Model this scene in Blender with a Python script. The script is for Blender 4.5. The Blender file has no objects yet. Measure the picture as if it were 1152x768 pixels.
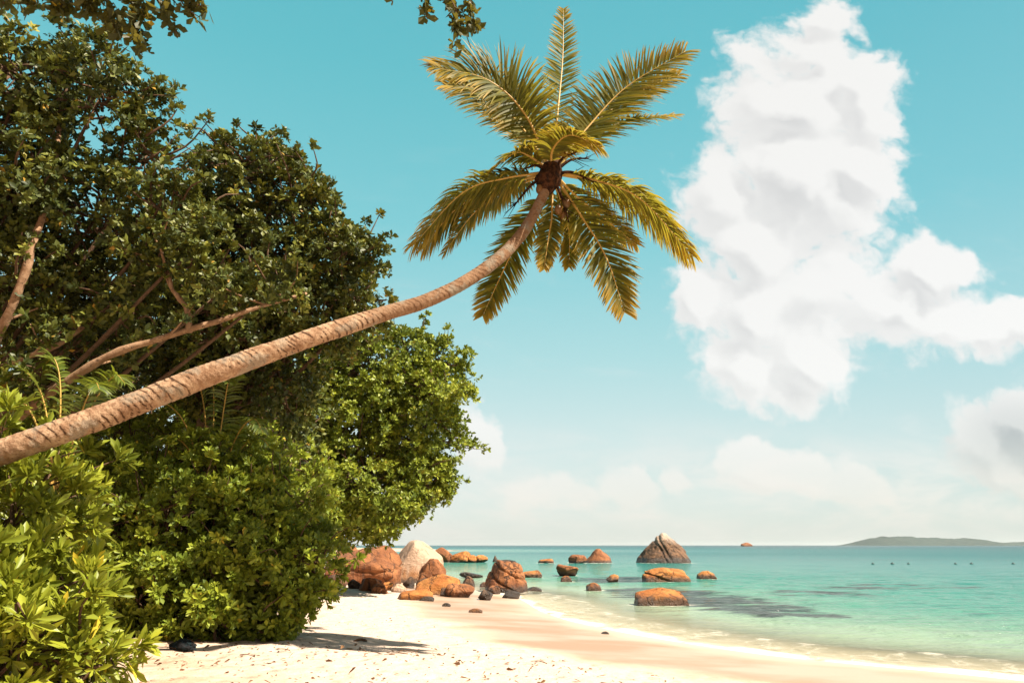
import bpy, bmesh, math, random
import numpy as np
from mathutils import Vector, Matrix

SC = bpy.context.scene
COL = SC.collection
RNG = np.random.default_rng(7)
random.seed(7)

# ------------------------------------------------------------------ camera geometry
F = 768.0
TH = math.atan(229.0 / F)
CT, ST = math.cos(TH), math.sin(TH)
CAMZ = 2.2


def ray(px, py):
    v = (384.0 - py) / F
    return np.array([(px - 576.0) / F, CT - ST * v, ST + CT * v])


def at(px, py, Y):
    """world point seen at pixel (px,py) of the 1152x768 photograph, Y metres ahead"""
    r = ray(px, py)
    t = Y / r[1]
    return np.array([r[0] * t, Y, CAMZ + r[2] * t])


def on_z(px, py, z):
    r = ray(px, py)
    t = (z - CAMZ) / r[2]
    return np.array([r[0] * t, r[1] * t, z])


# ------------------------------------------------------------------ numpy noise
def _hash(ix, iy, iz):
    h = (ix.astype(np.int64) * 374761393 + iy.astype(np.int64) * 668265263 + iz.astype(np.int64) * 2147483647 * 3 + 1013904223)
    h = h & 0xffffffff
    h = ((h ^ (h >> 13)) * 1274126177) & 0xffffffff
    h = ((h ^ (h >> 16)) * 2246822519) & 0xffffffff
    h = h ^ (h >> 15)
    return (h & 0xffff).astype(np.float64) / 65535.0


def vnoise(p):
    p = np.asarray(p, float)
    i = np.floor(p)
    f = p - i
    u = f * f * f * (f * (f * 6 - 15) + 10)
    ix, iy, iz = i[:, 0], i[:, 1], i[:, 2]
    out = 0
    for dx in (0, 1):
        for dy in (0, 1):
            for dz in (0, 1):
                w = (u[:, 0] if dx else 1 - u[:, 0]) * (u[:, 1] if dy else 1 - u[:, 1]) * (u[:, 2] if dz else 1 - u[:, 2])
                out = out + w * _hash(ix + dx, iy + dy, iz + dz)
    return out * 2 - 1


def fbm(p, octv=4, gain=0.5, lac=2.03):
    a, s, out = 1.0, 0.0, 0
    p = np.asarray(p, float)
    for k in range(octv):
        out = out + a * vnoise(p + k * 17.3)
        s += a
        a *= gain
        p = p * lac
    return out / s


def norm(v):
    v = np.asarray(v, float)
    return v / np.maximum(np.linalg.norm(v, axis=-1, keepdims=True), 1e-9)


# ------------------------------------------------------------------ object helpers
def mesh_np(name, verts, tris=None, quads=None, mat=None, parent=None, smooth=False, attrs=None, loc=None):
    verts = np.asarray(verts, np.float32)
    if loc is not None:
        verts = verts - np.asarray(loc, np.float32)
    me = bpy.data.meshes.new(name)
    nt = 0 if tris is None else len(tris)
    nq = 0 if quads is None else len(quads)
    me.vertices.add(len(verts))
    me.vertices.foreach_set('co', verts.ravel())
    loops, starts = [], []
    if nt:
        loops.append(np.asarray(tris, np.int32).ravel())
        starts.append(np.arange(nt) * 3)
    if nq:
        loops.append(np.asarray(quads, np.int32).ravel())
        starts.append(nt * 3 + np.arange(nq) * 4)
    loops = np.concatenate(loops)
    starts = np.concatenate(starts).astype(np.int32)
    me.loops.add(len(loops))
    me.loops.foreach_set('vertex_index', loops)
    me.polygons.add(nt + nq)
    me.polygons.foreach_set('loop_start', starts)
    if smooth:
        me.polygons.foreach_set('use_smooth', np.ones(nt + nq, bool))
    me.update(calc_edges=True)
    me.validate()
    for k, v in (attrs or {}).items():
        a = me.attributes.new(k, 'FLOAT', 'POINT')
        a.data.foreach_set('value', np.asarray(v, np.float32))
    ob = bpy.data.objects.new(name, me)
    COL.objects.link(ob)
    if mat:
        me.materials.append(mat)
    if parent:
        ob.parent = parent
    if loc is not None:
        ob.location = tuple(float(c) for c in loc)
    return ob


def tag(o, label=None, cat=None, group=None, kind=None):
    if label: o['label'] = label
    if cat: o['category'] = cat
    if group: o['group'] = group
    if kind: o['kind'] = kind
    return o


def thing(name, label, cat, loc=(0, 0, 0), group=None):
    o = bpy.data.objects.new(name, None)
    COL.objects.link(o)
    o.location = tuple(float(c) for c in loc)
    o.empty_display_size = 0.2
    return tag(o, label, cat, group)


class MB:
    """collects verts and faces, builds one mesh"""
    def __init__(s):
        s.v, s.t, s.q, s.n = [], [], [], 0
        s.at = {}

    def add(s, v, tris=None, quads=None, **attrs):
        v = np.asarray(v, float)
        s.v.append(v)
        if tris is not None and len(tris): s.t.append(np.asarray(tris) + s.n)
        if quads is not None and len(quads): s.q.append(np.asarray(quads) + s.n)
        for k, a in attrs.items():
            s.at.setdefault(k, []).append(np.broadcast_to(np.asarray(a, float), (len(v),)))
        s.n += len(v)

    def build(s, name, mat, parent=None, smooth=False, loc=None):
        v = np.concatenate(s.v)
        base = np.asarray(parent.location) if parent is not None and loc is None else loc
        # walk up parents for the world origin
        if parent is not None and parent.parent is not None:
            base = np.asarray(parent.parent.location) + np.asarray(parent.location)
        if base is not None:
            v = v - np.asarray(base)
        o = mesh_np(name, v, np.concatenate(s.t) if s.t else None, np.concatenate(s.q) if s.q else None, mat, parent, smooth,
                    {k: np.concatenate(a) for k, a in s.at.items()})
        if parent is None and loc is not None:
            o.location = tuple(float(c) for c in loc)
        return o


def catmull(pts, n):
    pts = np.asarray(pts, float)
    P = np.vstack([2 * pts[0] - pts[1], pts, 2 * pts[-1] - pts[-2]])
    seg = len(pts) - 1
    t = np.linspace(0, seg, n)
    i = np.minimum(t.astype(int), seg - 1)
    f = (t - i)[:, None]
    p0, p1, p2, p3 = P[i], P[i + 1], P[i + 2], P[i + 3]
    return 0.5 * ((2 * p1) + (-p0 + p2) * f + (2 * p0 - 5 * p1 + 4 * p2 - p3) * f ** 2 + (-p0 + 3 * p1 - 3 * p2 + p3) * f ** 3)


def frames(path):
    T = norm(np.gradient(path, axis=0))
    up = np.array([0.0, 0, 1]) if abs(T[0][2]) < 0.9 else np.array([1.0, 0, 0])
    N = np.zeros_like(T)
    n = norm(up - T[0] * np.dot(up, T[0]))
    for i in range(len(T)):
        n = norm(n - T[i] * np.dot(n, T[i]))
        N[i] = n
    return T, N, np.cross(T, N)


def tube(mb, path, rad, sides=8, wob=0.0, seed=0, cap=True):
    path = np.asarray(path, float)
    n = len(path)
    rad = np.broadcast_to(np.asarray(rad, float), (n,))
    T, N, B = frames(path)
    a = np.linspace(0, 2 * math.pi, sides, endpoint=False)
    ring = N[:, None, :] * np.cos(a)[None, :, None] + B[:, None, :] * np.sin(a)[None, :, None]
    r = rad[:, None] * np.ones(sides)[None, :]
    if wob:
        q = (path[:, None, :] + ring * rad[:, None, None])
        r = r * (1 + wob * fbm(q.reshape(-1, 3) * 3.0 / max(rad.max() * 4, .05) + seed, 3).reshape(n, sides))
    v = (path[:, None, :] + ring * r[:, :, None]).reshape(-1, 3)
    i = np.arange(n - 1)[:, None] * sides
    j = np.arange(sides)[None, :]
    k = (j + 1) % sides
    q = np.stack([i + j, i + k, i + sides + k, i + sides + j], -1).reshape(-1, 4)
    s = np.concatenate([[0], np.cumsum(np.linalg.norm(np.diff(path, axis=0), axis=1))])
    al = np.repeat(s, sides)
    if cap:
        v = np.vstack([v, path[0], path[-1]])
        c0, c1 = n * sides, n * sides + 1
        jj = np.arange(sides)
        kk = (jj + 1) % sides
        t = np.vstack([np.stack([np.full(sides, c0), kk, jj], -1), np.stack([np.full(sides, c1), (n - 1) * sides + jj, (n - 1) * sides + kk], -1)])
        al = np.concatenate([al, [s[0], s[-1]]])
    else:
        t = None
    mb.add(v, t, q, along=al)


# ------------------------------------------------------------------ node helpers
def new_mat(name):
    m = bpy.data.materials.new(name)
    m.use_nodes = True
    nt = m.node_tree
    nt.nodes.clear()
    return m, nt


class N:
    def __init__(s, nt): s.nt = nt

    def n(s, typ, ins=None, **kw):
        nd = s.nt.nodes.new(typ)
        for k, v in kw.items(): setattr(nd, k, v)
        for k, v in (ins or {}).items():
            sock = nd.inputs[k]
            if isinstance(v, bpy.types.NodeSocket): s.nt.links.new(v, sock)
            elif isinstance(v, bpy.types.Node): s.nt.links.new(v.outputs[0], sock)
            else: sock.default_value = v
        return nd

    def math(s, op, a, b=0.0, c=None, clamp=False):
        ins = {0: a, 1: b}
        if c is not None: ins[2] = c
        return s.n('ShaderNodeMath', ins, operation=op, use_clamp=clamp).outputs[0]

    def vmath(s, op, a, b=(0, 0, 0), **kw):
        return s.n('ShaderNodeVectorMath', {0: a, 1: b}, operation=op, **kw)

    def mix(s, f, a, b, mode='MIX'):
        nd = s.nt.nodes.new('ShaderNodeMix')
        nd.data_type = 'RGBA'
        nd.blend_type = mode
        for i, v in ((0, f), (6, a), (7, b)):
            if isinstance(v, bpy.types.NodeSocket): s.nt.links.new(v, nd.inputs[i])
            else:
                nd.inputs[i].default_value = v if i == 0 else (*v[:3], 1)
        return nd.outputs[2]

    def ramp(s, fac, stops, interp='LINEAR'):
        nd = s.nt.nodes.new('ShaderNodeValToRGB')
        cr = nd.color_ramp
        cr.interpolation = interp
        while len(cr.elements) < len(stops): cr.elements.new(0.5)
        for e, (p, c) in zip(cr.elements, stops):
            e.position = p
            e.color = (*c[:3], 1) if hasattr(c, '__len__') else (c, c, c, 1)
        s.nt.links.new(fac, nd.inputs[0])
        return nd.outputs[0]

    def noise(s, vec, scale, detail=4, rough=0.55, dist=0.0, color=False, typ='FBM'):
        nd = s.n('ShaderNodeTexNoise', {'Vector': vec, 'Scale': scale, 'Detail': detail, 'Roughness': rough, 'Distortion': dist})
        return nd.outputs['Color' if color else 'Fac']

    def smooth(s, x, a, b, lo=0.0, hi=1.0):
        return s.n('ShaderNodeMapRange', {'Value': x, 'From Min': a, 'From Max': b, 'To Min': lo, 'To Max': hi}, interpolation_type='SMOOTHSTEP').outputs[0]

    def attr(s, name): return s.n('ShaderNodeAttribute', attribute_name=name).outputs['Fac']

    def out(s, surf=None, vol=None):
        o = s.nt.nodes.new('ShaderNodeOutputMaterial')
        if surf is not None: s.nt.links.new(surf, o.inputs['Surface'])
        if vol is not None: s.nt.links.new(vol, o.inputs['Volume'])

    def bump(s, h, strength=0.5, dist=0.02):
        return s.n('ShaderNodeBump', {'Height': h, 'Strength': strength, 'Distance': dist}).outputs[0]

    def pbsdf(s, col, rough=0.6, spec=0.5, normal=None, **ins):
        d = {'Base Color': col if isinstance(col, bpy.types.NodeSocket) else (*col, 1), 'Roughness': rough, 'Specular IOR Level': spec}
        if normal is not None: d['Normal'] = normal
        d.update(ins)
        return s.n('ShaderNodeBsdfPrincipled', d).outputs[0]


# ------------------------------------------------------------------ sun, sky, exposure
EXPO = 1.3
K = 2 ** -EXPO
SUN = norm(np.array([5.7, -2.0, 8.0]))
sun_el = math.asin(SUN[2])
sun_az = math.atan2(SUN[0], SUN[1])


def make_world():
    w = bpy.data.worlds.new('World')
    SC.world = w
    w.use_nodes = True
    nt = w.node_tree
    nt.nodes.clear()
    g = N(nt)
    tc = nt.nodes.new('ShaderNodeTexCoord')
    d = tc.outputs['Generated']
    sep = g.n('ShaderNodeSeparateXYZ', {0: d})
    x, y, z = sep.outputs
    sky = nt.nodes.new('ShaderNodeTexSky')
    sky.sky_type = 'NISHITA'
    sky.sun_disc = False
    sky.sun_elevation = sun_el
    sky.sun_rotation = sun_az
    sky.altitude = 0
    sky.air_density = 1.0
    sky.dust_density = 1.5
    sky.ozone_density = 1.0
    S = 0.1

    def c(r, gg, b):  # target sRGB after exposure -> world colour (before the 0.1 strength)
        f = lambda q: ((q / 255 + .055) / 1.055) ** 2.4 if q > 10 else q / 255 / 12.92
        return (f(r) * K, f(gg) * K, f(b) * K)
    grad = g.ramp(z, [(0.0, c(228, 232, 223)), (0.05, c(222, 232, 226)), (0.14, c(212, 231, 226)), (0.26, c(177, 223, 221)), (0.42, c(132, 210, 214)),
                      (0.62, c(100, 196, 203)), (0.80, c(82, 184, 194)), (1.0, c(72, 170, 184))])
    ysafe = g.math('MAXIMUM', y, 0.05)
    u = g.math('DIVIDE', x, ysafe)
    vv = g.math('DIVIDE', z, ysafe)
    # the sky is deeper towards the right
    side = g.smooth(u, 0.1, 0.95)
    grad = g.mix(g.math('MULTIPLY', side, 0.55), grad, g.mix(1.0, grad, (0.70, 0.83, 0.86), 'MULTIPLY'))
    p = g.n('ShaderNodeCombineXYZ', {0: u, 1: vv, 2: 0.0}).outputs[0]

    # cloud density group ----------------------------------------------------
    grp = bpy.data.node_groups.new('CloudDensity', 'ShaderNodeTree')
    grp.interface.new_socket('P', in_out='INPUT', socket_type='NodeSocketVector')
    for nme in ('Density', 'Mass'):
        grp.interface.new_socket(nme, in_out='OUTPUT', socket_type='NodeSocketFloat')
    gi = grp.nodes.new('NodeGroupInput')
    go = grp.nodes.new('NodeGroupOutput')
    h = N(grp)
    P0 = gi.outputs[0]
    w1 = h.vmath('SCALE', h.vmath('SUBTRACT', h.noise(P0, 4.5, 3, .5, color=True), (.5, .5, .5)).outputs[0])
    w1.inputs['Scale'].default_value = 0.17
    w2 = h.vmath('SCALE', h.vmath('SUBTRACT', h.noise(P0, 16.0, 4, .55, color=True), (.5, .5, .5)).outputs[0])
    w2.inputs['Scale'].default_value = 0.055
    PD = h.vmath('ADD', h.vmath('ADD', P0, w1.outputs[0]).outputs[0], w2.outputs[0]).outputs[0]
    blobs = [(918, 8, 42, 24), (905, 45, 40, 35), (945, 75, 60, 45), (885, 110, 75, 70), (968, 118, 48, 62), (820, 215, 55, 50), (900, 200, 105, 95),
             (965, 200, 52, 75), (850, 265, 75, 60), (785, 345, 46, 44), (768, 325, 26, 26), (860, 335, 95, 72), (940, 330, 70, 62),
             (845, 415, 72, 50), (885, 440, 42, 32), (915, 395, 62, 50), (1050, 312, 62, 34), (1000, 350, 60, 45), (1050, 368, 75, 40), (1115, 376, 58, 30), (1165, 374, 50, 30),
             (1124, 494, 56, 44), (1162, 482, 46, 40), (1098, 486, 36, 34), (1145, 522, 55, 26), (900, 536, 95, 26), (850, 525, 50, 26), (955, 535, 48, 22),
             (700, 540, 30, 30), (755, 530, 20, 20), (610, 552, 70, 26), (535, 490, 26, 36)]
    acc = None
    for (bx, by, rx, ry) in blobs:
        rx, ry = rx * 1.13, ry * 1.10
        r0 = ray(bx, by)
        cu, cw = r0[0] / r0[1], r0[2] / r0[1]
        ra = ray(bx + rx, by)
        rb = ray(bx, by - ry)
        su = abs(ra[0] / ra[1] - cu)
        sw = abs(rb[2] / rb[1] - cw)
        q = h.vmath('MULTIPLY', h.vmath('SUBTRACT', PD, (cu, cw, 0)).outputs[0], (1 / su, 1 / sw, 0)).outputs[0]
        f = h.math('SUBTRACT', 1.0, h.vmath('LENGTH', q).outputs['Value'])
        acc = f if acc is None else h.math('SMOOTH_MAX', acc, f, 0.25)
    mass = h.math('MULTIPLY', acc, 1.30)
    n1 = h.noise(PD, 7.0, 3, .55)

    def bil(sc, wgt):      # rounded heads with sharp creases
        return h.math('MULTIPLY', h.math('ABSOLUTE', h.math('SUBTRACT', h.noise(PD, sc, 0, .5), .5)), 2 * wgt)
    b1 = h.math('ADD', h.math('ADD', bil(9.0, .55), bil(19.0, .32)), bil(41.0, .18))
    n3 = h.noise(P0, 55.0, 5, .6)
    soft = h.math('ADD', mass, h.math('MULTIPLY', h.math('SUBTRACT', n1, 0.50), 1.0))
    full_ = h.math('ADD', soft, h.math('MULTIPLY', h.math('SUBTRACT', b1, 0.24), 1.15))
    soft = h.math('ADD', soft, h.math('MULTIPLY', h.math('SUBTRACT', bil(9.0, 1.0), 0.24), .75))
    dens = h.math('ADD', full_, h.math('MULTIPLY', h.math('SUBTRACT', h.noise(PD, 24.0, 6, .6), 0.5), 0.7))
    dens = h.math('ADD', dens, h.math('MULTIPLY', h.math('SUBTRACT', n3, 0.5), 0.4))
    grp.links.new(dens, go.inputs[0])
    grp.links.new(soft, go.inputs[1])

    def dens_at(vec):
        nd = nt.nodes.new('ShaderNodeGroup')
        nd.node_tree = grp
        nt.links.new(vec, nd.inputs[0])
        return nd.outputs[0], nd.outputs[1]
    d0, m0 = dens_at(p)
    d1, m1 = dens_at(g.vmath('ADD', p, (0.030, 0.040, 0)).outputs[0])
    front = g.smooth(y, 0.05, 0.15)
    alpha = g.smooth(d0, -0.14, 0.46)
    low = g.smooth(vv, 0.03, 0.22)                   # low clouds are faint in the haze
    alpha = g.math('MULTIPLY', alpha, g.math('MULTIPLY_ADD', low, 0.42, 0.56))
    alpha = g.math('MULTIPLY', alpha, front)
    slope = g.math('SUBTRACT', m0, m1)               # >0 on the side turned to the sun
    lit = g.smooth(slope, -0.42, 0.22)
    core = g.smooth(m0, 0.05, 1.3)
    grey = g.math('MULTIPLY', g.math('SUBTRACT', 1.0, lit), g.math('MULTIPLY_ADD', core, 0.75, 0.25))
    # the small cloud at the right is heavier
    r0 = ray(1150, 505)
    hv = g.vmath('LENGTH', g.vmath('MULTIPLY', g.vmath('SUBTRACT', p, (r0[0] / r0[1], r0[2] / r0[1], 0)).outputs[0], (7.5, 9.5, 0)).outputs[0]).outputs['Value']
    heavy = g.smooth(hv, 1.25, 0.1)
    ccol = g.mix(g.math('MULTIPLY', grey, .85, clamp=True), c(255, 251, 243), c(217, 214, 207))
    ccol = g.mix(g.math('MULTIPLY', heavy, g.math('MULTIPLY_ADD', lit, -.45, .95)), ccol, c(150, 156, 155))
    ccol = g.mix(g.math('MULTIPLY', g.math('SUBTRACT', 1.0, low), 0.75), ccol, c(244, 234, 224))
    wisp = g.noise(g.vmath('MULTIPLY', p, (1.6, 5.0, 0)).outputs[0], 2.2, 8, .62, .6)
    wf = g.math('MULTIPLY', g.smooth(wisp, .52, .80), g.smooth(vv, .75, .05, 0.0, 0.55))
    full = g.mix(g.math('MULTIPLY', wf, front), grad, c(240, 240, 234))
    bank = g.noise(g.vmath('MULTIPLY', p, (3.0, 9.0, 0)).outputs[0], 2.0, 7, .6, .4)
    bankf = g.math('MULTIPLY', g.smooth(bank, .38, .66), g.math('MULTIPLY', g.smooth(vv, .20, .07), g.smooth(vv, .0, .05, .35, .75)))
    full = g.mix(g.math('MULTIPLY', bankf, front), full, c(244, 239, 231))
    full = g.mix(alpha, full, ccol)
    # behind the viewer and overhead: unseen warm grey sky, added to warm the shadows
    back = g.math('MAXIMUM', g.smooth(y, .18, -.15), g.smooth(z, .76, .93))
    fill_sky = g.mix(g.smooth(g.noise(d, 2.2, 6, .6), .3, .7), c(118, 112, 104), c(166, 158, 148))
    full = g.mix(back, full, fill_sky)
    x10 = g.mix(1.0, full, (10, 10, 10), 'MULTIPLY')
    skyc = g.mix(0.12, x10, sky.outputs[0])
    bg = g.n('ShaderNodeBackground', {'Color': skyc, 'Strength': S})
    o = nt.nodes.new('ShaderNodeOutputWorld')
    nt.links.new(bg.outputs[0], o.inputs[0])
    w.cycles.sampling_method = 'MANUAL'
    w.cycles.sample_map_resolution = 512


make_world()
sl = bpy.data.lights.new('sun', 'SUN')
sl.energy = 5.0
sl.angle = math.radians(0.53)
sl.color = (1.0, 0.89, 0.73)
so = bpy.data.objects.new('sun', sl)
COL.objects.link(so)
so.rotation_euler = Vector(SUN).to_track_quat('Z', 'Y').to_euler()
so.location = (20, -15, 30)

vs = SC.view_settings
vs.view_transform = 'Standard'
vs.look = 'None'
vs.exposure = EXPO
vs.gamma = 1.0
vs.use_curve_mapping = False
SC.cycles.max_bounces = 8
SC.cycles.diffuse_bounces = 2
SC.cycles.glossy_bounces = 3
SC.cycles.transmission_bounces = 4
SC.cycles.transparent_max_bounces = 8
SC.cycles.use_denoising = True

cam = bpy.data.cameras.new('camera')
cam.sensor_width = 36.0
cam.lens = 24.0
cam.clip_start = 0.05
cam.clip_end = 60000
co = bpy.data.objects.new('camera', cam)
COL.objects.link(co)
co.location = (0, 0, CAMZ)
co.rotation_euler = (math.radians(90) + TH, 0, 0)
SC.camera = co

# ------------------------------------------------------------------ shoreline and ground height
_c = [(150, -160), (60, -50), (24, -8), (14.5, 5), (10.8, 9.8), (8.7, 12.76), (5.35, 15.7), (2.94, 19.6), (1.3, 24.5), (0.4, 31), (-1.2, 35.5), (-3.4, 38), (-6.2, 44), (-9.5, 52),
      (-17, 72), (-45, 120), (-140, 220), (-900, 900), (-9000, 5200)]
SHORE = catmull([(*q, 0) for q in _c], 260)[:, :2]
LAND = np.vstack([SHORE, [(-30000, 5200), (-30000, -30000), (20000, -30000), (20000, -21000)]])


def shore_dist(xy):
    """signed metres from the waterline, positive inland"""
    xy = np.asarray(xy, float)
    best = np.full(len(xy), 1e18)
    for a, b in zip(SHORE[:-1], SHORE[1:]):
        ab = b - a
        t = np.clip(((xy - a) @ ab) / (ab @ ab), 0, 1)
        best = np.minimum(best, ((xy - a - t[:, None] * ab) ** 2).sum(1))
    dist = np.sqrt(best)
    ins = np.zeros(len(xy), bool)
    for a, b in zip(LAND, np.roll(LAND, -1, 0)):
        cond = (a[1] > xy[:, 1]) != (b[1] > xy[:, 1])
        den = b[1] - a[1] if b[1] != a[1] else 1e-9
        xi = a[0] + (xy[:, 1] - a[1]) / den * (b[0] - a[0])
        ins ^= cond & (xy[:, 0] < xi)
    return np.where(ins, dist, -dist)


def height(xy, d=None):
    xy = np.asarray(xy, float)
    if d is None: d = shore_dist(xy)
    z = np.interp(d, [-400, -120, -50, -15, -4, 0, 4.6, 8, 12, 20, 60, 400, 4000], [-9, -6, -3.2, -1.2, -0.22, 0, 0.24, 0.48, 0.68, 0.85, 1.6, 8, 10])
    dry = np.clip((d - 4.0) / 2.0, 0, 1)
    q = np.column_stack([xy, np.zeros(len(xy))])
    near = np.exp(-((xy[:, 0]) ** 2 + (xy[:, 1] - 15) ** 2) / 40 ** 2)
    z = z + dry * near * (0.05 * fbm(q * 0.45, 3) + 0.034 * fbm(q * 2.1 + 5, 3) - 0.05 * np.clip(fbm(q * 1.6 + 40, 2) - .25, 0, 1))
    return z


def gz(x, y): return float(height(np.array([[x, y]]))[0])


def on_ground(px, py):
    r = ray(px, py)
    lo, hi = 3.0, 400.0
    t = np.linspace(3, 130, 2600)
    pts = np.array([0, 0, CAMZ]) + t[:, None] * r
    g = np.maximum(height(pts[:, :2]), 0.0)
    k = np.argmax(pts[:, 2] <= g)
    return pts[k] if pts[k, 2] <= g[k] else on_z(px, py, 0)


def spaced(lo, hi, step, far, grow=1.11):
    core = np.arange(lo, hi + step * .5, step)
    out, s, v = [], step, hi
    while v < far:
        s *= grow
        v += s
        out.append(v)
    neg, s, v = [], step, lo
    while v > -far:
        s *= grow
        v -= s
        neg.append(v)
    return np.concatenate([neg[::-1], core, out])


def grid(xs, ys):
    X, Y = np.meshgrid(xs, ys)
    nx, ny = len(xs), len(ys)
    i = (np.arange(ny - 1)[:, None] * nx + np.arange(nx - 1)[None, :])
    q = np.stack([i, i + 1, i + nx + 1, i + nx], -1).reshape(-1, 4)
    return np.column_stack([X.ravel(), Y.ravel()]), q


# --- ground material
m_ground, nt = new_mat('sand')
g = N(nt)
geo = nt.nodes.new('ShaderNodeNewGeometry').outputs['Position']
sd = g.attr('shore')
wob = g.math('MULTIPLY', g.math('SUBTRACT', g.noise(geo, 0.35, 4, .5), 0.5), 3.4)
sdw = g.math('ADD', sd, wob)
wet = g.smooth(sdw, 5.1, 3.9)
fine = g.noise(geo, 60, 4, .6)
mid = g.noise(geo, 3.0, 5, .6)
dry = g.mix(g.smooth(fine, .3, .7), (0.4988, 0.3741, 0.2967), (0.6020, 0.4730, 0.3913))
dry = g.mix(g.math('MULTIPLY', g.smooth(mid, .55, .72), .5), dry, (0.4300, 0.2924, 0.2064))
dry = g.mix(g.math('MULTIPLY', g.smooth(g.noise(geo, 140, 2, .5), .70, .78), .7), dry, (0.2924, 0.1892, 0.1118))
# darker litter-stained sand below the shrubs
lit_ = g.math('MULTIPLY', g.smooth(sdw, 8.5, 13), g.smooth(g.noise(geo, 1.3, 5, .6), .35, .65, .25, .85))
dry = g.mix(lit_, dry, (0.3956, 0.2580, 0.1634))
wetc = g.mix(g.smooth(g.noise(g.vmath('MULTIPLY', geo, (.5, 1.0, 1)).outputs[0], 0.5, 4, .55), .40, .62), (.43, .30, .225), (.34, .195, .115))
pale = g.smooth(sdw, 1.6, -0.2)
wetc = g.mix(pale, wetc, (0.5160, 0.4085, 0.3053))
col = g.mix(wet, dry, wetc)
hgt = g.math('ADD', g.math('MULTIPLY', g.noise(geo, 7, 5, .6), 1.0), g.math('MULTIPLY', fine, .12))
foot = g.n('ShaderNodeTexVoronoi', {'Vector': g.vmath('ADD', geo, g.vmath('SCALE', g.noise(geo, 2, 2, .5, color=True), Scale=None).outputs[0]).outputs[0] if False else geo, 'Scale': 2.6}, feature='SMOOTH_F1').outputs['Distance']
hgt = g.math('ADD', hgt, g.math('MULTIPLY', g.smooth(foot, .0, .45), 1.1))
bstr = g.math('MULTIPLY_ADD', wet, -0.77, 0.80)
nrm = g.n('ShaderNodeBump', {'Height': hgt, 'Strength': bstr, 'Distance': .06}).outputs[0]
rgh = g.math('MULTIPLY_ADD', wet, -0.55, 0.95)
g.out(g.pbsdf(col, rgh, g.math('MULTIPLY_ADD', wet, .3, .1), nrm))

xs = spaced(-13, 13, 0.11, 22000, 1.12)
ys = spaced(7, 36, 0.12, 22000, 1.12)
xy, q = grid(xs, ys)
d = shore_dist(xy)
z = height(xy, d)
o = mesh_np('ground', np.column_stack([xy, z]), None, q, m_ground, None, True, {'shore': d})
tag(o, kind='structure')

# --- sea
m_sea, nt = new_mat('sea_water')
g = N(nt)
geo = nt.nodes.new('ShaderNodeNewGeometry').outputs['Position']
sd = g.attr('shore')                      # metres seaward, positive out to sea
n_ = g.math('MULTIPLY', g.math('SUBTRACT', g.noise(geo, 0.28, 5, .55), 0.5), g.math('MINIMUM', g.math('MULTIPLY_ADD', sd, 0.4, 2.2), 30.0))
s = g.math('ADD', sd, n_)
ls = g.math('LOGARITHM', g.math('ADD', g.math('MAXIMUM', s, 0.0), 1.0), 10.0)   # 0..4.3
ls = g.math('DIVIDE', ls, 4.0)
wcol = g.ramp(ls, [(0.0, (0.4592, 0.3772, 0.2706)), (0.11, (0.3772, 0.3690, 0.2542)), (0.20, (0.2050, 0.2952, 0.2009)), (0.30, (0.040, 0.205, 0.152)), (0.42, (0.006, 0.146, 0.132)), (0.52, (0.004, 0.104, 0.106)), (0.66, (0.003, 0.062, 0.072)),
                   (0.82, (0.003, 0.040, 0.052)), (1.0, (0.003, 0.030, 0.042))])
# dark streaks: weed and rock on the bottom
st = g.vmath('MULTIPLY', geo, (0.30, 0.75, 0)).outputs[0]
reefn = g.noise(st, 1.0, 7, .68, .4)
rmask = None
for (rx_, ry_, rw_, rd_) in [(750, 668, 3.4, 5.5), (800, 675, 3.2, 4.5), (850, 684, 2.6, 2.8), (895, 692, 2.0, 1.4), (700, 652, 5, 5), (930, 668, 3.5, 3), (1000, 660, 6, 3)]:
    rp = on_z(rx_, ry_, 0)
    rl = g.vmath('LENGTH', g.vmath('MULTIPLY', g.vmath('SUBTRACT', geo, (rp[0], rp[1], 0)).outputs[0], (1 / rw_, 1 / rd_, 0)).outputs[0]).outputs['Value']
    rl = g.smooth(rl, 1.25, .15, 0, 1.0 if rx_ < 910 else .55)
    rmask = rl if rmask is None else g.math('MAXIMUM', rmask, rl)
reef = g.smooth(g.math('ADD', rmask, g.math('MULTIPLY', g.math('SUBTRACT', reefn, .5), 3.8)), .20, .66)
reef = g.math('MULTIPLY', reef, g.smooth(rmask, 0, .3))
wide = g.math('MULTIPLY', g.smooth(g.noise(g.vmath('MULTIPLY', geo, (.012, .05, 0)).outputs[0], 1.0, 6, .6), .50, .70), g.smooth(s, 25, 70, 0, .5))
wcol = g.mix(g.math('MULTIPLY', reef, .95), wcol, (0.0148, 0.0197, 0.0164))
wcol = g.mix(wide, wcol, (0.0246, 0.0533, 0.0533))
chop = g.noise(g.vmath('MULTIPLY', geo, (.55, 1.6, 0)).outputs[0], 1.0, 6, .65)
wcol = g.mix(g.math('MULTIPLY', g.smooth(chop, .48, .66), g.smooth(s, 3, 12, 0, .55)), wcol, (0.0098, 0.0697, 0.0656))
# ripples
h1 = g.noise(g.vmath('MULTIPLY', geo, (.8, 1.5, 0)).outputs[0], 1.1, 5, .62, .3)
h2 = g.noise(g.vmath('MULTIPLY', geo, (1.0, 1.8, 0)).outputs[0], 5.0, 3, .55)
hh = g.math('ADD', h1, g.math('MULTIPLY', h2, .16))
nrm = g.n('ShaderNodeBump', {'Height': hh, 'Strength': g.smooth(s, 0.2, 8, .15, 1.0), 'Distance': .34}).outputs[0]
wat = g.pbsdf(wcol, g.smooth(s, 10, 150, .10, .26), 0.16, nrm, IOR=1.33)
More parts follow.
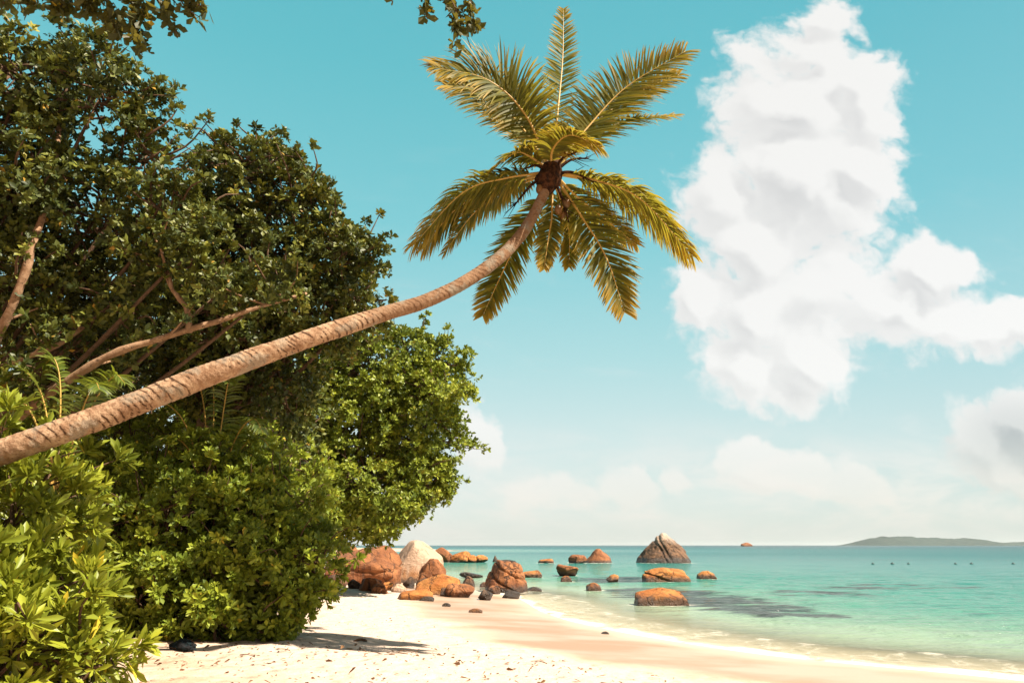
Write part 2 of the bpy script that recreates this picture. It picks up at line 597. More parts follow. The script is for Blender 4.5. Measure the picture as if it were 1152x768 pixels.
# foam: a lacy line at the water's edge and a weaker one behind it
fv = g.n('ShaderNodeTexVoronoi', {'Vector': geo, 'Scale': 3.2, 'Detail': 2.0, 'Randomness': 1.0}, feature='DISTANCE_TO_EDGE').outputs['Distance']
lace = g.smooth(fv, .11, .01)
fn = g.noise(geo, 1.4, 6, .65)
e = g.math('ADD', sd, g.math('MULTIPLY', g.math('SUBTRACT', g.noise(geo, .5, 4, .5), .5), 1.6))
line1 = g.math('MULTIPLY', g.smooth(e, .50, .0), g.smooth(fn, .28, .5))
l2 = g.smooth(g.math('ABSOLUTE', g.math('SUBTRACT', e, 1.9)), .5, .05)
line2 = g.math('MULTIPLY', l2, g.math('MULTIPLY', g.smooth(fn, .48, .64), .6))
l3 = g.math('MULTIPLY', g.math('MULTIPLY', g.smooth(e, 3.2, .5), lace), g.smooth(fn, .42, .62, 0, .55))
foam = g.math('MAXIMUM', g.math('MAXIMUM', line1, line2), l3, clamp=True)
foam = g.math('MAXIMUM', foam, g.math('MULTIPLY', g.attr('rock'), g.smooth(g.noise(geo, 2.2, 5, .65), .42, .60, 0, .75)), clamp=True)
fb = g.pbsdf((.80, .72, .62), 0.7, .2, g.bump(g.noise(geo, 14, 4, .7), .7, .05))
sh = g.n('ShaderNodeMixShader', {0: foam, 1: wat, 2: fb}).outputs[0]
# shallow water lets the sand show
thin = g.math('MULTIPLY', g.smooth(sd, 5.5, 0.0, 0.0, .85), g.math('SUBTRACT', 1.0, foam))
tr = g.n('ShaderNodeBsdfTransparent', {'Color': (.93, .97, .93, 1)}).outputs[0]
sh = g.n('ShaderNodeMixShader', {0: thin, 1: sh, 2: tr}).outputs[0]
g.out(sh)

xs = spaced(-8, 24, 0.14, 22000, 1.11)
ys = spaced(9, 52, 0.15, 22000, 1.11)
xy, q = grid(xs, ys)
d = -shore_dist(xy)
keep = d > -2.5
pts3 = np.column_stack([xy, np.zeros(len(xy))])
amp = np.clip(d / 8, 0, 1) * np.exp(-np.clip(np.hypot(xy[:, 0] - 6, xy[:, 1] - 25) / 90, 0, 20) ** 2)
zz = amp * (0.10 * fbm(pts3 * np.array([.22, .5, 0]), 4, .55) + 0.02 * fbm(pts3 * np.array([1.2, 2.2, 0]) + 9, 2))
warp = 0.5 * fbm(pts3 * .3 + 3, 2)
zz += 0.07 * np.exp(-((d - 1.9 + warp) / .45) ** 2) * (0.6 + .6 * fbm(pts3 * .25 + 30, 2)) + 0.035 * np.exp(-((d - .25 + warp * .5) / .28) ** 2)
zz += 0.10 * np.exp(-((d - 6.5 + 2 * warp) / .9) ** 2) * np.clip(fbm(pts3 * .12 + 60, 2) + .2, 0, 1)
q = q[keep[q].all(1)]
used = np.unique(q)
remap = np.full(len(xy), -1)
remap[used] = np.arange(len(used))
SEA_XY = xy[used]
sea = o = mesh_np('sea', np.column_stack([xy, zz])[used], None, remap[q], m_sea, None, True, {'shore': d[used]})
ROCKS = []
tag(o, kind='structure')

# ------------------------------------------------------------------ rocks
def rock_mat(name, c1, c2, dark, streak=.5, wetz=0.18, top=None, topamt=0.0):
    m, nt = new_mat(name)
    g = N(nt)
    obc = nt.nodes.new('ShaderNodeTexCoord').outputs['Object']
    geo = nt.nodes.new('ShaderNodeNewGeometry')
    pos = geo.outputs['Position']
    info = nt.nodes.new('ShaderNodeObjectInfo').outputs['Random']
    off = g.math('MULTIPLY', info, 40.0)
    pv = g.vmath('ADD', pos, g.n('ShaderNodeCombineXYZ', {0: off, 1: off, 2: off}).outputs[0]).outputs[0]
    a = g.noise(pv, 1.1, 6, .62, .4)
    b = g.noise(pv, 6.0, 5, .65)
    col = g.mix(g.smooth(a, .36, .62), c1, c2)
    col = g.mix(g.math('MULTIPLY', g.smooth(b, .5, .68), .45), col, tuple(x * .55 for x in c1))
    sv = g.vmath('MULTIPLY', pv, (2.2, 2.2, .35)).outputs[0]
    stn = g.noise(sv, 1.3, 6, .65)
    col = g.mix(g.math('MULTIPLY', g.smooth(stn, .52, .68), streak), col, dark)
    crk = g.n('ShaderNodeTexVoronoi', {'Vector': g.vmath('ADD', pv, g.n('ShaderNodeVectorMath', {0: g.noise(pv, 1.5, 4, .6, color=True), 1: (.9, .9, .9)}, operation='MULTIPLY').outputs[0]).outputs[0], 'Scale': .75}, feature='DISTANCE_TO_EDGE').outputs['Distance']
    crk = g.math('MULTIPLY', g.smooth(crk, .035, .004), g.smooth(a, .42, .55))
    col = g.mix(g.math('MULTIPLY', crk, .8), col, dark)
    if top:
        nz = g.n('ShaderNodeSeparateXYZ', {0: geo.outputs['Normal']}).outputs[2]
        hz = g.n('ShaderNodeSeparateXYZ', {0: obc}).outputs[2]
        t = g.math('MULTIPLY', g.smooth(g.math('ADD', hz, g.math('MULTIPLY', g.math('SUBTRACT', stn, .5), 3.0)), top[1], top[2]), topamt)
        col = g.mix(t, col, top[0])
    pz = g.n('ShaderNodeSeparateXYZ', {0: pos}).outputs[2]
    wz = g.smooth(g.math('ADD', pz, g.math('MULTIPLY', g.math('SUBTRACT', b, .5), .5)), wetz + .26, wetz - .04)
    col = g.mix(g.math('MULTIPLY', wz, .85), col, (.035, .024, .018))
    hgt = g.math('ADD', g.noise(pv, 3.5, 8, .68), g.math('MULTIPLY', g.noise(pv, 24, 4, .6), .25))
    hgt = g.math('SUBTRACT', hgt, g.math('MULTIPLY', crk, .5))
    nrm = g.bump(hgt, .9, .2)
    g.out(g.pbsdf(col, g.math('MULTIPLY_ADD', wz, -.45, .8), .35, nrm))
    return m


R_ORANGE = rock_mat('granite_orange', (0.390, 0.128, 0.028), (0.500, 0.205, 0.052), (0.0480, 0.0176, 0.0088), .8)
R_BROWN = rock_mat('granite_brown', (0.200, 0.070, 0.026), (0.350, 0.138, 0.050), (0.0440, 0.0240, 0.0176), .8)
R_PALE = rock_mat('granite_pale', (0.5920, 0.4160, 0.3120), (0.4960, 0.2880, 0.1680), (0.2000, 0.0880, 0.0440), .45)
R_CREAM = rock_mat('granite_cream', (.40, .19, .085), (.48, .26, .13), (.20, .09, .04), .5, .18, ((.50, .345, .245), .25, 1.2), .95)
R_DARK = rock_mat('granite_dark', (0.0560, 0.0336, 0.0240), (0.1600, 0.0880, 0.0480), (0.0176, 0.0128, 0.0112), .7, .3)
R_GUANO = rock_mat('granite_guano', (.085, .048, .030), (.22, .115, .06), (.022, .015, .012), .85, .5, ((.55, .43, .34), 2.0, 3.9), .7)
R_SLATE = rock_mat('granite_slate', (0.1040, 0.0560, 0.0360), (0.1920, 0.0960, 0.0520), (0.0320, 0.0176, 0.0160), .7, .3)


def icosphere(sub):
    bm = bmesh.new()
    bmesh.ops.create_icosphere(bm, subdivisions=sub, radius=1)
    bm.verts.ensure_lookup_table()
    v = np.array([x.co[:] for x in bm.verts])
    f = np.array([[x.index for x in fc.verts] for fc in bm.faces])
    bm.free()
    return v, f


ICO = {k: icosphere(k) for k in (3, 4, 5, 6)}


def boulder(label, px, base, w, h, mat, seed, depth=.85, planes=None, sharp=22, rough=.10, cracks=None, sub=5, sink=.25, group='granite boulders along the shore', name='boulder', Y=None, np_=9, jig=.30):
    rng = np.random.default_rng(seed)
    if Y is None:
        c = on_ground(px, base)
    else:
        c = at(px, base, Y)
        c[2] = 0.0
    sc = np.linalg.norm(c - np.array([0, 0, CAMZ])) / np.linalg.norm(ray(px, base)) / F
    W, H = w * sc, h * sc
    D = W * depth
    # the pixel marks the near foot; the middle lies half a depth behind it
    cy = c[1] + D * .42
    cx = c[0] * cy / c[1]
    W *= cy / c[1]
    gx = max(gz(cx, cy), 0.0) if Y is None else 0.0
    H = H * cy / c[1] + max(0, (CAMZ - c[2]) * (cy / c[1] - 1)) * 0.6
    v, f = ICO[sub]
    if planes is None:
        nrm = norm(rng.normal(size=(np_, 3)))
        dd = rng.uniform(1 - jig, 1 + jig * .6, np_)
    else:
        nrm = norm(np.array([p[:3] for p in planes], float))
        dd = np.array([p[3] for p in planes], float)
    dots = np.maximum(v @ nrm.T, 0) / dd
    r = 1.0 / ((dots ** sharp).sum(1) + 0.72 ** sharp) ** (1 / sharp)
    P = v * r[:, None]
    lo, hi = P.min(0), P.max(0)
    P = (P - (lo + hi) / 2) / ((hi - lo) / 2)
    out = norm(P)
    nz = fbm(P * 1.4 + seed * 3.1, 5, .52)
    nz2 = fbm(P * 5 + seed, 4, .55)
    P = P + out * (rough * nz + rough * .35 * nz2)[:, None]
    for (cn, co_, cw, cd) in (cracks or []):
        cn = norm(np.array(cn, float))
        dv = P @ cn + .06 * fbm(P * 2.2 + 7, 3) - co_
        P = P - out * (cd * np.exp(-(dv / cw) ** 2))[:, None]
    lo, hi = P.min(0), P.max(0)
    P = (P - lo) / (hi - lo)
    P[:, 0] = (P[:, 0] - .5) * W
    P[:, 1] = (P[:, 1] - .5) * D
    full = H * (1 + sink) + 0.05
    P[:, 2] = P[:, 2] * full - (full - H)
    o = mesh_np(name, P, f, None, mat, None, True)
    o.location = (cx, cy, gx)
    ROCKS.append((cx, cy, W / 2, D / 2))
    tag(o, label, 'boulder' if h > 6 else 'rock', group)
    return o


PYR = [(-.80, -.25, .62, .62), (.72, -.30, .66, .64), (-.12, -.92, .42, .72), (.1, .9, .5, .8), (-.5, .6, .6, .7), (.9, 0, .2, 1.0), (-.95, 0, .1, 1.02), (0, 0, -1, .6), (.35, -.75, .55, .70), (-.15, 0, 1, .93), (-.6, -.7, .4, .82)]
CRK = [(-.75, -.2, .55, .72), (.30, -.25, .9, .78), (.85, -.2, .35, .9), (-.2, -.95, .25, .85), (.45, -.8, .4, .8), (0, 1, .2, .9), (-.95, 0, -.1, 1.0), (0, 0, -1, .6), (.1, 0, 1, .84), (-.6, -.6, .5, .84)]
SLAB = [(-.25, -.2, .95, .62), (.75, -.3, .6, .88), (.1, -.95, -.18, .72), (-.9, -.2, .35, 1.0), (0, 0, -1, .55), (.2, .9, .3, .9), (.95, 0, -.1, 1.0), (.25, -.5, .85, .70)]
DOME = [(-.6, -.2, .75, .80), (.6, -.2, .75, .80), (0, -.75, .65, .82), (0, .7, .7, .85), (1, 0, .05, 1), (-1, 0, .05, 1), (0, 0, -1, .6), (0, 0, 1, .86), (.1, -1, .1, .95)]

boulder('large tilted brown boulder half hidden under the overhanging light green tree', 404, 658, 92, 41, R_BROWN, 11, .8, SLAB, cracks=[((.1, -.2, 1), .15, .05, .05)], sub=6)
boulder('slanting boulder with a pale upper edge beside the big shrub and the light green tree', 384, 645, 40, 29, R_BROWN, 12, .8, SLAB)
boulder('narrow upright pale block wedged between the large brown boulder and the big cream boulder', 441, 651, 15, 26, R_PALE, 13, 1.2, None)
boulder('big smooth cream boulder, palest on the beach, at the foot of the light green tree', 469, 656, 62, 45, R_CREAM, 14, .9, [(-.72, -.25, .62, .72), (.55, -.25, .78, .74), (-.2, -.9, .35, .85), (.2, .8, .5, .9), (1, 0, .1, .98), (-1, 0, 0, 1), (0, 0, -1, .6), (0, 0, 1, .95), (.3, -.8, .5, .85)], sub=6, rough=.05)
boulder('rounded brown boulder with dark bands leaning on the cream boulder', 486, 663, 33, 33, R_BROWN, 15, .7, DOME, cracks=[((.2, -.1, 1), -.1, .05, .06), ((.2, -.1, 1), .25, .04, .05)])
boulder('broad ochre wedge of rock in front of the rounded banded boulder', 493, 669, 54, 21, R_ORANGE, 16, .7, [(-.45, -.3, .85, .55), (.5, -.2, .85, .80), (0, -.95, .3, .8), (1, 0, .1, 1), (-1, 0, 0, 1), (0, .9, .4, .9), (0, 0, -1, .5), (.1, -.6, .8, .72)])
boulder('low flat ochre ledge nearest the dry sand at the left of the rock cluster', 466, 675, 42, 11, R_ORANGE, 17, .55, SLAB, rough=.05)
boulder('small dark wet slab at the right foot of the low ochre ledge', 480, 676, 17, 5, R_DARK, 18, .7, DOME)
boulder('long brown hump of rock at the seaward tip of the rock cluster', 517, 672, 34, 14, R_BROWN, 19, .8, None, cracks=[((1, -.2, .2), 0, .05, .10), ((.8, -.2, .7), .4, .04, .07)])
boulder('small round grey brown stone perched behind the long brown hump', 527, 664, 14, 15, R_SLATE, 20, 1, DOME)
boulder('brown boulder scored by diagonal cracks standing on wet sand at the water edge', 570, 667, 50, 34, R_BROWN, 21, .85, CRK, sharp=18, rough=.06, sub=6,
        cracks=[((.55, -.1, .85), .42, .045, .10), ((.55, -.1, .85), .66, .035, .07), ((.5, -.2, .85), -.12, .05, .09), ((.5, .1, .8), -.34, .035, .07), ((1, .3, -.1), .25, .05, .10), ((.95, 0, .4), -.45, .04, .05)])
boulder('thin orange slab jutting seaward behind the cracked boulder', 597, 650, 26, 8, R_ORANGE, 22, .7, SLAB)
boulder('flat brown rock awash at the right foot of the cracked boulder', 601, 665, 18, 4.5, R_SLATE, 23, .8, DOME)
boulder('black rock with pale patches on the wet sand left of the cracked boulder', 546, 675, 17, 11, R_DARK, 24, .9, None, rough=.16)
boulder('black and brown low rock lying in front of the cracked boulder', 574, 673, 23, 8, R_DARK, 25, .7, None)
boulder('small reddish stone between the long brown hump and the cracked boulder', 545, 661, 11, 6, R_BROWN, 26, .9, DOME)
boulder('tiny dark stone alone on the sand below the rock cluster', 502, 682, 10, 3.5, R_DARK, 27, .8, DOME, sub=4)
boulder('small flat orange stone lying furthest down the wet sand', 535, 689, 16, 4, R_ORANGE, 28, .7, DOME, sub=4)
boulder('small dark rock in the water behind the rock cluster', 530, 650, 27, 6, R_DARK, 29, .8, None)
for (px, b, w, h, mt, lb) in [(380, 660, 22, 13, R_SLATE, 'dark stone in deep shade beside the big shrub under the slanting boulder'),
                              (399, 662, 15, 10, R_DARK, 'little black stone in shade midway below the large brown boulder'),
                              (416, 665, 26, 14, R_BROWN, 'jagged stone with pale broken faces below the large brown boulder'),
                              (435, 664, 15, 9, R_ORANGE, 'small ochre stone below the narrow upright block'),
                              (449, 666, 17, 9, R_PALE, 'small pale stone at the foot of the big cream boulder'),
                              (427, 667, 20, 10, R_BROWN, 'squat brown stone between the jagged stone and the small ochre stone'),
                              (478, 664, 22, 13, R_DARK, 'dark wet stone between the rounded banded boulder and the low ochre ledge'),
                              (505, 671, 20, 9, R_SLATE, 'grey brown stone between the ochre wedge and the long brown hump'),
                              (556, 668, 14, 9, R_BROWN, 'brown stone pressed against the left side of the cracked boulder'),
                              (459, 661, 14, 12, R_DARK, 'dark angular stone in the gap between the cream boulder and the ochre wedge')]:
    boulder(lb, px, b, w, h, mt, px, .9, None, rough=.15, np_=9)
# rocks standing in the water
boulder('dark brown rock at the landward end of the distant rock spit', 497, 628.5, 26, 16, R_BROWN, 31, .9, None, group='rocks standing in the sea', Y=96)
boulder('broad tan rock in the middle of the distant rock spit', 519, 628.5, 28, 12, R_ORANGE, 32, .8, None, group='rocks standing in the sea', Y=95)
boulder('low tan rock with a dark hollow at the seaward end of the distant rock spit', 537, 628.5, 24, 8, R_ORANGE, 33, .8, None, cracks=[((1, 0, .1), -.1, .18, .3)], group='rocks standing in the sea', Y=95)
boulder('small dark upright rock standing alone past the distant rock spit', 557, 627, 6, 7, R_DARK, 34, 1, PYR, group='rocks standing in the sea', Y=100, sub=4)
boulder('thin purplish brown reef rock barely above water beyond the cracked boulder', 570, 628.5, 22, 3, R_SLATE, 35, .5, DOME, group='rocks standing in the sea', Y=95, sub=4)
boulder('flat tan rock awash midway between the rock spit and the far pointed boulders', 614, 629.5, 18, 4.5, R_ORANGE, 36, .6, SLAB, group='rocks standing in the sea', Y=93, sub=4)
boulder('lumpy brown boulder touching the left side of the far pointed boulder', 650, 629.5, 21, 9, R_BROWN, 37, .9, None, group='rocks standing in the sea', Y=92)
boulder('pointed brown boulder with a pale right flank beside a lumpy one', 673, 629.5, 33, 15, R_BROWN, 38, .9, PYR, sharp=26, group='rocks standing in the sea', Y=93)
boulder('tallest rock in the sea, a dark pyramid capped white by bird droppings', 747, 632, 63, 32, R_GUANO, 39, .85, PYR, sharp=34, rough=.09, cracks=[((.9, -.2, .3), .1, .05, .06), ((1, 0, .2), -.2, .04, .06), ((.9, .1, .6), .42, .04, .05)], sub=6, group='rocks standing in the sea', Y=92)
boulder('dark brown rock with an orange right side in shallow water past the cracked boulder', 638, 647.5, 25, 12, R_BROWN, 40, .9, None, group='rocks standing in the sea')
boulder('small ochre rock just in front of the dark and orange shallow water rock', 637, 654, 13, 6, R_ORANGE, 41, .9, DOME, group='rocks standing in the sea', sub=4)
boulder('small ochre rock in the shallows left of the two long orange rocks', 689, 654.5, 15, 8, R_ORANGE, 42, .9, None, group='rocks standing in the sea', sub=4)
boulder('orange rock low in the shallows nearest the beach left of the long humped rock', 668, 664, 17, 8, R_ORANGE, 43, .9, DOME, group='rocks standing in the sea', sub=4)
boulder('long orange rock split by a dark diagonal crack below the white capped pyramid', 749, 655, 53, 15, R_ORANGE, 44, .6, [(-.5, -.3, .8, .68), (.35, -.25, .9, .74), (0, -.95, .3, .9), (1, 0, .15, .98), (-1, 0, .1, 1), (0, .9, .4, .9), (0, 0, -1, .5), (0, 0, 1, .8)], cracks=[((.75, 0, .75), -.32, .07, .16)], group='rocks standing in the sea')
boulder('small rounded orange rock to the right of the long cracked orange rock', 795, 651.5, 21, 9, R_ORANGE, 45, .8, DOME, group='rocks standing in the sea')
boulder('long smooth orange humped rock in front of the long cracked orange rock', 744, 681, 60, 17, R_ORANGE, 46, .6, [(-.35, -.3, .9, .66), (.3, -.3, .9, .70), (0, -.95, .35, .9), (1, 0, .15, .98), (-1, 0, .1, 1), (0, .9, .4, .9), (0, 0, -1, .5)], rough=.06, group='rocks standing in the sea')
boulder('tiny brown stone half buried where foam runs up the sand', 681, 713, 9, 2.5, R_SLATE, 47, .8, DOME, sub=3)
o = boulder('lone reddish islet on the horizon left of the long green island', 840, 614, 12, 4.2, R_BROWN, 48, .8, DOME, name='rock_islet', Y=1500, group='rocks standing in the sea')

rf = np.zeros(len(SEA_XY))
for (cx, cy, a_, b_) in ROCKS:
    if cy > 300: continue
    dx, dy = SEA_XY[:, 0] - cx, SEA_XY[:, 1] - cy
    rr_ = np.hypot(dx / a_, dy / b_)
    rf = np.maximum(rf, np.exp(-((np.maximum(rr_ - .95, 0)) * min(a_, b_) / (.16 + .03 * a_)) ** 2) * (rr_ > .6))
at_ = sea.data.attributes.new('rock', 'FLOAT', 'POINT')
at_.data.foreach_set('value', rf.astype(np.float32))

# ------------------------------------------------------------------ far island
m_isl, nt = new_mat('island_forest')
g = N(nt)
geo = nt.nodes.new('ShaderNodeNewGeometry').outputs['Position']
c_ = g.mix(g.smooth(g.noise(geo, .03, 6, .65), .4, .62), (.022, .042, .038), (.05, .07, .058))
g.out(g.pbsdf(c_, .9, .1))
DI = 5200.0
prof = [(940, 0), (958, .2), (968, 3.0), (980, 6), (990, 8.0), (1003, 7.0), (1012, 8.2), (1025, 7.6), (1040, 6.4), (1056, 6.6), (1066, 5.8), (1078, 6.4), (1090, 5.6), (1098, 3.4), (1110, 2.2), (1130, 2.4), (1160, 2.8), (1200, 3.4), (1260, 2.0), (1300, 0)]
pxs = np.linspace(940, 1300, 260)
hp = np.interp(pxs, [p[0] for p in prof], [p[1] for p in prof]) * 1.15
hp = np.maximum(hp + 1.1 * fbm(np.column_stack([pxs * .10, pxs * 0, pxs * 0]), 5, .6) * np.clip(hp / 4, 0, 1), 0)
rows = 41
V = []
for j in range(rows):
    tt = j / (rows - 1) * 2 - 1
    prof_y = max(0.0, 1 - abs(tt) ** 1.7)
    X = np.array([at(p, 613, DI)[0] for p in pxs])
    Yv = np.full(len(pxs), DI + tt * 420.0) + 60 * np.sin(pxs * .05)
    H = hp * DI / F / CT * prof_y
    H = H * (1 + .22 * fbm(np.column_stack([X * .016, Yv * .016, X * 0]), 5, .6)) - 2.0 + 2.0 * prof_y
    V.append(np.column_stack([X, Yv, H]))
V = np.vstack(V)
i = (np.arange(rows - 1)[:, None] * 260 + np.arange(259)[None, :])
q = np.stack([i, i + 1, i + 261, i + 260], -1).reshape(-1, 4)
o = mesh_np('hills', V, None, q, m_isl, None, True)
tag(o, kind='structure')

# ------------------------------------------------------------------ foliage
def leaf_mat(name, stops, trans=.35, tcol=(.30, .34, .04), rough=.48, spec=.28):
    """stops: colour ramp over the per-leaf random value"""
    m, nt = new_mat(name)
    g = N(nt)
    r = g.attr('rnd')
    col = g.ramp(r, stops)
    b = g.pbsdf(col, rough, spec)
    t = g.n('ShaderNodeBsdfTranslucent', {'Color': g.mix(.5, col, tcol)}).outputs[0]
    g.out(g.n('ShaderNodeMixShader', {0: trans, 1: b, 2: t}).outputs[0])
    return m


def bark_mat(name, c1, c2, dark, sc=6.0):
    m, nt = new_mat(name)
    g = N(nt)
    geo = nt.nodes.new('ShaderNodeNewGeometry').outputs['Position']
    a = g.noise(geo, sc, 6, .65, .3)
    col = g.mix(g.smooth(a, .35, .65), c1, c2)
    col = g.mix(g.smooth(g.noise(geo, sc * 2.6, 4, .6), .56, .72), col, dark)
    g.out(g.pbsdf(col, .85, .2, g.bump(a, .8, .04)))
    return m


L_DARK = leaf_mat('leaf_takamaka', [(0, (.022, .034, .009)), (.35, (.060, .078, .015)), (.75, (.175, .185, .028)), (.93, (.29, .26, .040)), (1, (.36, .21, .03))], .12, (.26, .26, .03))
L_MID = leaf_mat('leaf_coast_tree', [(0, (.066, .098, .012)), (.4, (.175, .220, .021)), (.8, (.310, .340, .030)), (1, (.34, .29, .035))], .18)
L_SHRUB = leaf_mat('leaf_shrub', [(0, (.075, .115, .016)), (.4, (.190, .245, .024)), (.8, (.340, .380, .036)), (.95, (.34, .31, .04)), (1, (.50, .38, .04))], .26, (.42, .44, .04))
L_NEAR = leaf_mat('leaf_near_shrub', [(0, (.105, .140, .016)), (.4, (.225, .260, .024)), (.85, (.380, .395, .034)), (.95, (.40, .36, .04)), (1, (.60, .45, .04))], .26, (.44, .46, .04), .42)
L_HANG = leaf_mat('leaf_hanging', [(0, (.028, .035, .010)), (.5, (.050, .058, .014)), (.82, (.085, .085, .018)), (.9, (.30, .24, .02)), (1, (.50, .34, .03))], .30, (.40, .30, .03))
B_TREE = bark_mat('bark_tree', (0.2295, 0.1318, 0.0723), (0.3400, 0.2125, 0.1275), (0.0595, 0.0340, 0.0221))
B_TWIG = bark_mat('bark_twig', (0.0850, 0.0510, 0.0298), (0.1445, 0.0850, 0.0510), (0.0425, 0.0255, 0.0170), 14)

# leaf outline (x along, y across, z up), obovate
LV6 = np.array([[0, 0, 0], [.30, .12, .02], [.72, .23, .015], [1.0, 0, -.07], [.72, -.23, .015], [.30, -.12, .02], [.30, 0, -.025], [.72, 0, -.05]])
LT6 = np.array([[0, 6, 1], [2, 7, 3], [0, 5, 6], [4, 3, 7]])
LQ6 = np.array([[1, 6, 7, 2], [6, 5, 4, 7]])
LV4 = np.array([[0, 0, 0], [.58, .26, .03], [1.0, 0, -.05], [.58, -.26, .03]])
LT4 = np.array([[0, 2, 1], [0, 3, 2]])


def rosettes(mb, pos, axis, k, L, rng, spread=(.45, 1.45), shape=4, wid=1.0, bias=0.0, rlo=0.0, rhi=1.0, droop=0.0):
    n = len(pos)
    if n == 0: return
    axis = norm(axis)
    ref = np.where(np.abs(axis[:, 2:3]) < .9, np.array([[0, 0, 1.0]]), np.array([[1.0, 0, 0]]))
    e1 = norm(np.cross(ref, axis))
    e2 = np.cross(axis, e1)
    ph = rng.uniform(0, 6.283, n)[:, None] + np.arange(k)[None, :] * 2.39996 + rng.normal(0, .25, (n, k))
    tilt = rng.uniform(spread[0], spread[1], (n, k))
    rad = e1[:, None, :] * np.cos(ph)[..., None] + e2[:, None, :] * np.sin(ph)[..., None]
    X = axis[:, None, :] * np.cos(tilt)[..., None] + rad * np.sin(tilt)[..., None]
    X[..., 2] -= droop
    X = norm(X)
    Zn = axis[:, None, :] - X * (X * axis[:, None, :]).sum(-1, keepdims=True) + rng.normal(0, .34, X.shape)
    Yv = norm(np.cross(Zn, X))
    Zn = np.cross(X, Yv)
    ln = L * rng.uniform(.5, 1.22, (n, k)) * rng.uniform(.75, 1.2, (n, 1))
    base = pos[:, None, :] - axis[:, None, :] * (rng.uniform(0, .45, (n, k)) * L)[..., None]
    lv = LV6 if shape == 6 else LV4
    V = base[:, :, None, :] + ln[..., None, None] * (X[:, :, None, :] * lv[None, None, :, 0:1] + Yv[:, :, None, :] * (lv[None, None, :, 1:2] * wid) + Zn[:, :, None, :] * lv[None, None, :, 2:3])
    m = n * k
    V = V.reshape(m, len(lv), 3)
    off = (np.arange(m) * len(lv))[:, None, None]
    T = ((LT6 if shape == 6 else LT4)[None] + off).reshape(-1, 3)
    Q = (LQ6[None] + off).reshape(-1, 4) if shape == 6 else None
    rr = np.clip(rng.beta(2, 2, (n, 1)) * .55 + rng.beta(1.6, 1.9, (n, k)) * .45 + bias, 0, 1)
    odd = rng.random((n, k)) < .012
    rr = np.where(odd, 1.0, rlo + rr * .93 * (rhi - rlo))
    mb.add(V.reshape(-1, 3), T, Q, rnd=np.repeat(rr.reshape(-1), len(lv)))


def clumps_of(lobes, rc, rng, dens=1.0, low_cut=-.75):
    """clump centres scattered over the surfaces of overlapping ellipsoid lobes: centre, outward direction, radius"""
    C, D, R, own = [], [], [], []
    for li, (c, r) in enumerate(lobes):
        c, r = np.asarray(c, float), np.asarray(r, float)
        area = 4 * math.pi * ((r[0] * r[1]) ** 1.6 / 3 + (r[0] * r[2]) ** 1.6 / 3 + (r[1] * r[2]) ** 1.6 / 3) ** (1 / 1.6)
        n = max(6, int(area / (rc * rc * 1.9) * dens))
        u = norm(rng.normal(size=(n, 3)))
        u = u[u[:, 2] > low_cut]
        rad = rng.uniform(.74, 1.10, len(u)) * (1 + .13 * fbm(u * 2.5 + li * 7.7, 3))
        p = c + u * r * rad[:, None]
        nd = norm(u / r)
        ok = np.ones(len(p), bool)
        for lj, (c2, r2) in enumerate(lobes):
            if lj == li: continue
            ok &= (((p - np.asarray(c2)) / np.asarray(r2)) ** 2).sum(1) > .50
        C.append(p[ok]); D.append(nd[ok]); R.append(rc * rng.uniform(.6, 1.25, ok.sum())); own.append(np.full(ok.sum(), li))
    C, D, R, own = np.vstack(C), np.vstack(D), np.concatenate(R), np.concatenate(own)
    k = (rng.random(len(C)) < .42) & (D[:, 2] > -.3)
    C2 = C[k] + norm(D[k] + np.array([0, 0, .7]) + rng.normal(0, .3, (k.sum(), 3))) * (rc * rng.uniform(.9, 2.2, k.sum()))[:, None]
    return np.vstack([C, C2]), np.vstack([D, D[k]]), np.concatenate([R, R[k] * .45]), np.concatenate([own, own[k]])


def crown(mb, lobes, rc, L, k, per, rng, shape=4, wid=1.0, dens=1.0, low_cut=-.75, fill=.5, keep=1.0, spread=(.45, 1.45), updir=.35):
    C, D, R, own = clumps_of(lobes, rc, rng, dens, low_cut)
    if keep < 1:
        s_ = rng.random(len(C)) < keep
        C, D, R, own = C[s_], D[s_], R[s_], own[s_]
    for gi_ in range(len(C)):
        n = max(5, int(per * (R[gi_] / rc) ** 2))
        u = norm(rng.normal(size=(n, 3)) + D[gi_] * .85 + np.array([0, 0, updir]))
        p = C[gi_] + u * R[gi_] * rng.uniform(.35, 1.08, n)[:, None] * np.array([1, 1, .8])
        rosettes(mb, p, u + D[gi_] * .35 + np.array([0, 0, updir]), k, L, rng, spread, shape, wid, bias=rng.normal(0, .13))
    # leaves deeper inside close the gaps
    for (c, r) in lobes:
        c, r = np.asarray(c), np.asarray(r)
        n = int(fill * per * (r[0] * r[1] * r[2]) ** (2 / 3) / rc ** 2)
        u = norm(rng.normal(size=(n, 3)))
        p = c + u * r * (rng.uniform(.2, .85, n) ** .6)[:, None]
        rosettes(mb, p, u + np.array([0, 0, .5]), k, L, rng, spread, shape, wid, bias=-.05)
    return C, own


def lobes_px(lst, Y, deep=1.0, yj=0.0, rng=None):
    out = []
    for it in lst:
        px, py, r = it[:3]
        yy = Y + (it[3] if len(it) > 3 else 0) + (rng.uniform(-yj, yj) if rng is not None else 0)
        c = at(px, py, yy)
        rm = r * yy / F
        out.append((c, (rm, rm * deep, rm * 1.0)))
    return out


def curve(pts, n, jitter=0.0, rng=None):
    p = catmull(pts, n)
    if jitter:
        e = np.sin(np.linspace(0, math.pi, n))[:, None]
        p = p + fbm(p * 1.3 + 3, 3)[:, None] * jitter * e * norm(np.array([.3, .4, .85]))
    return p


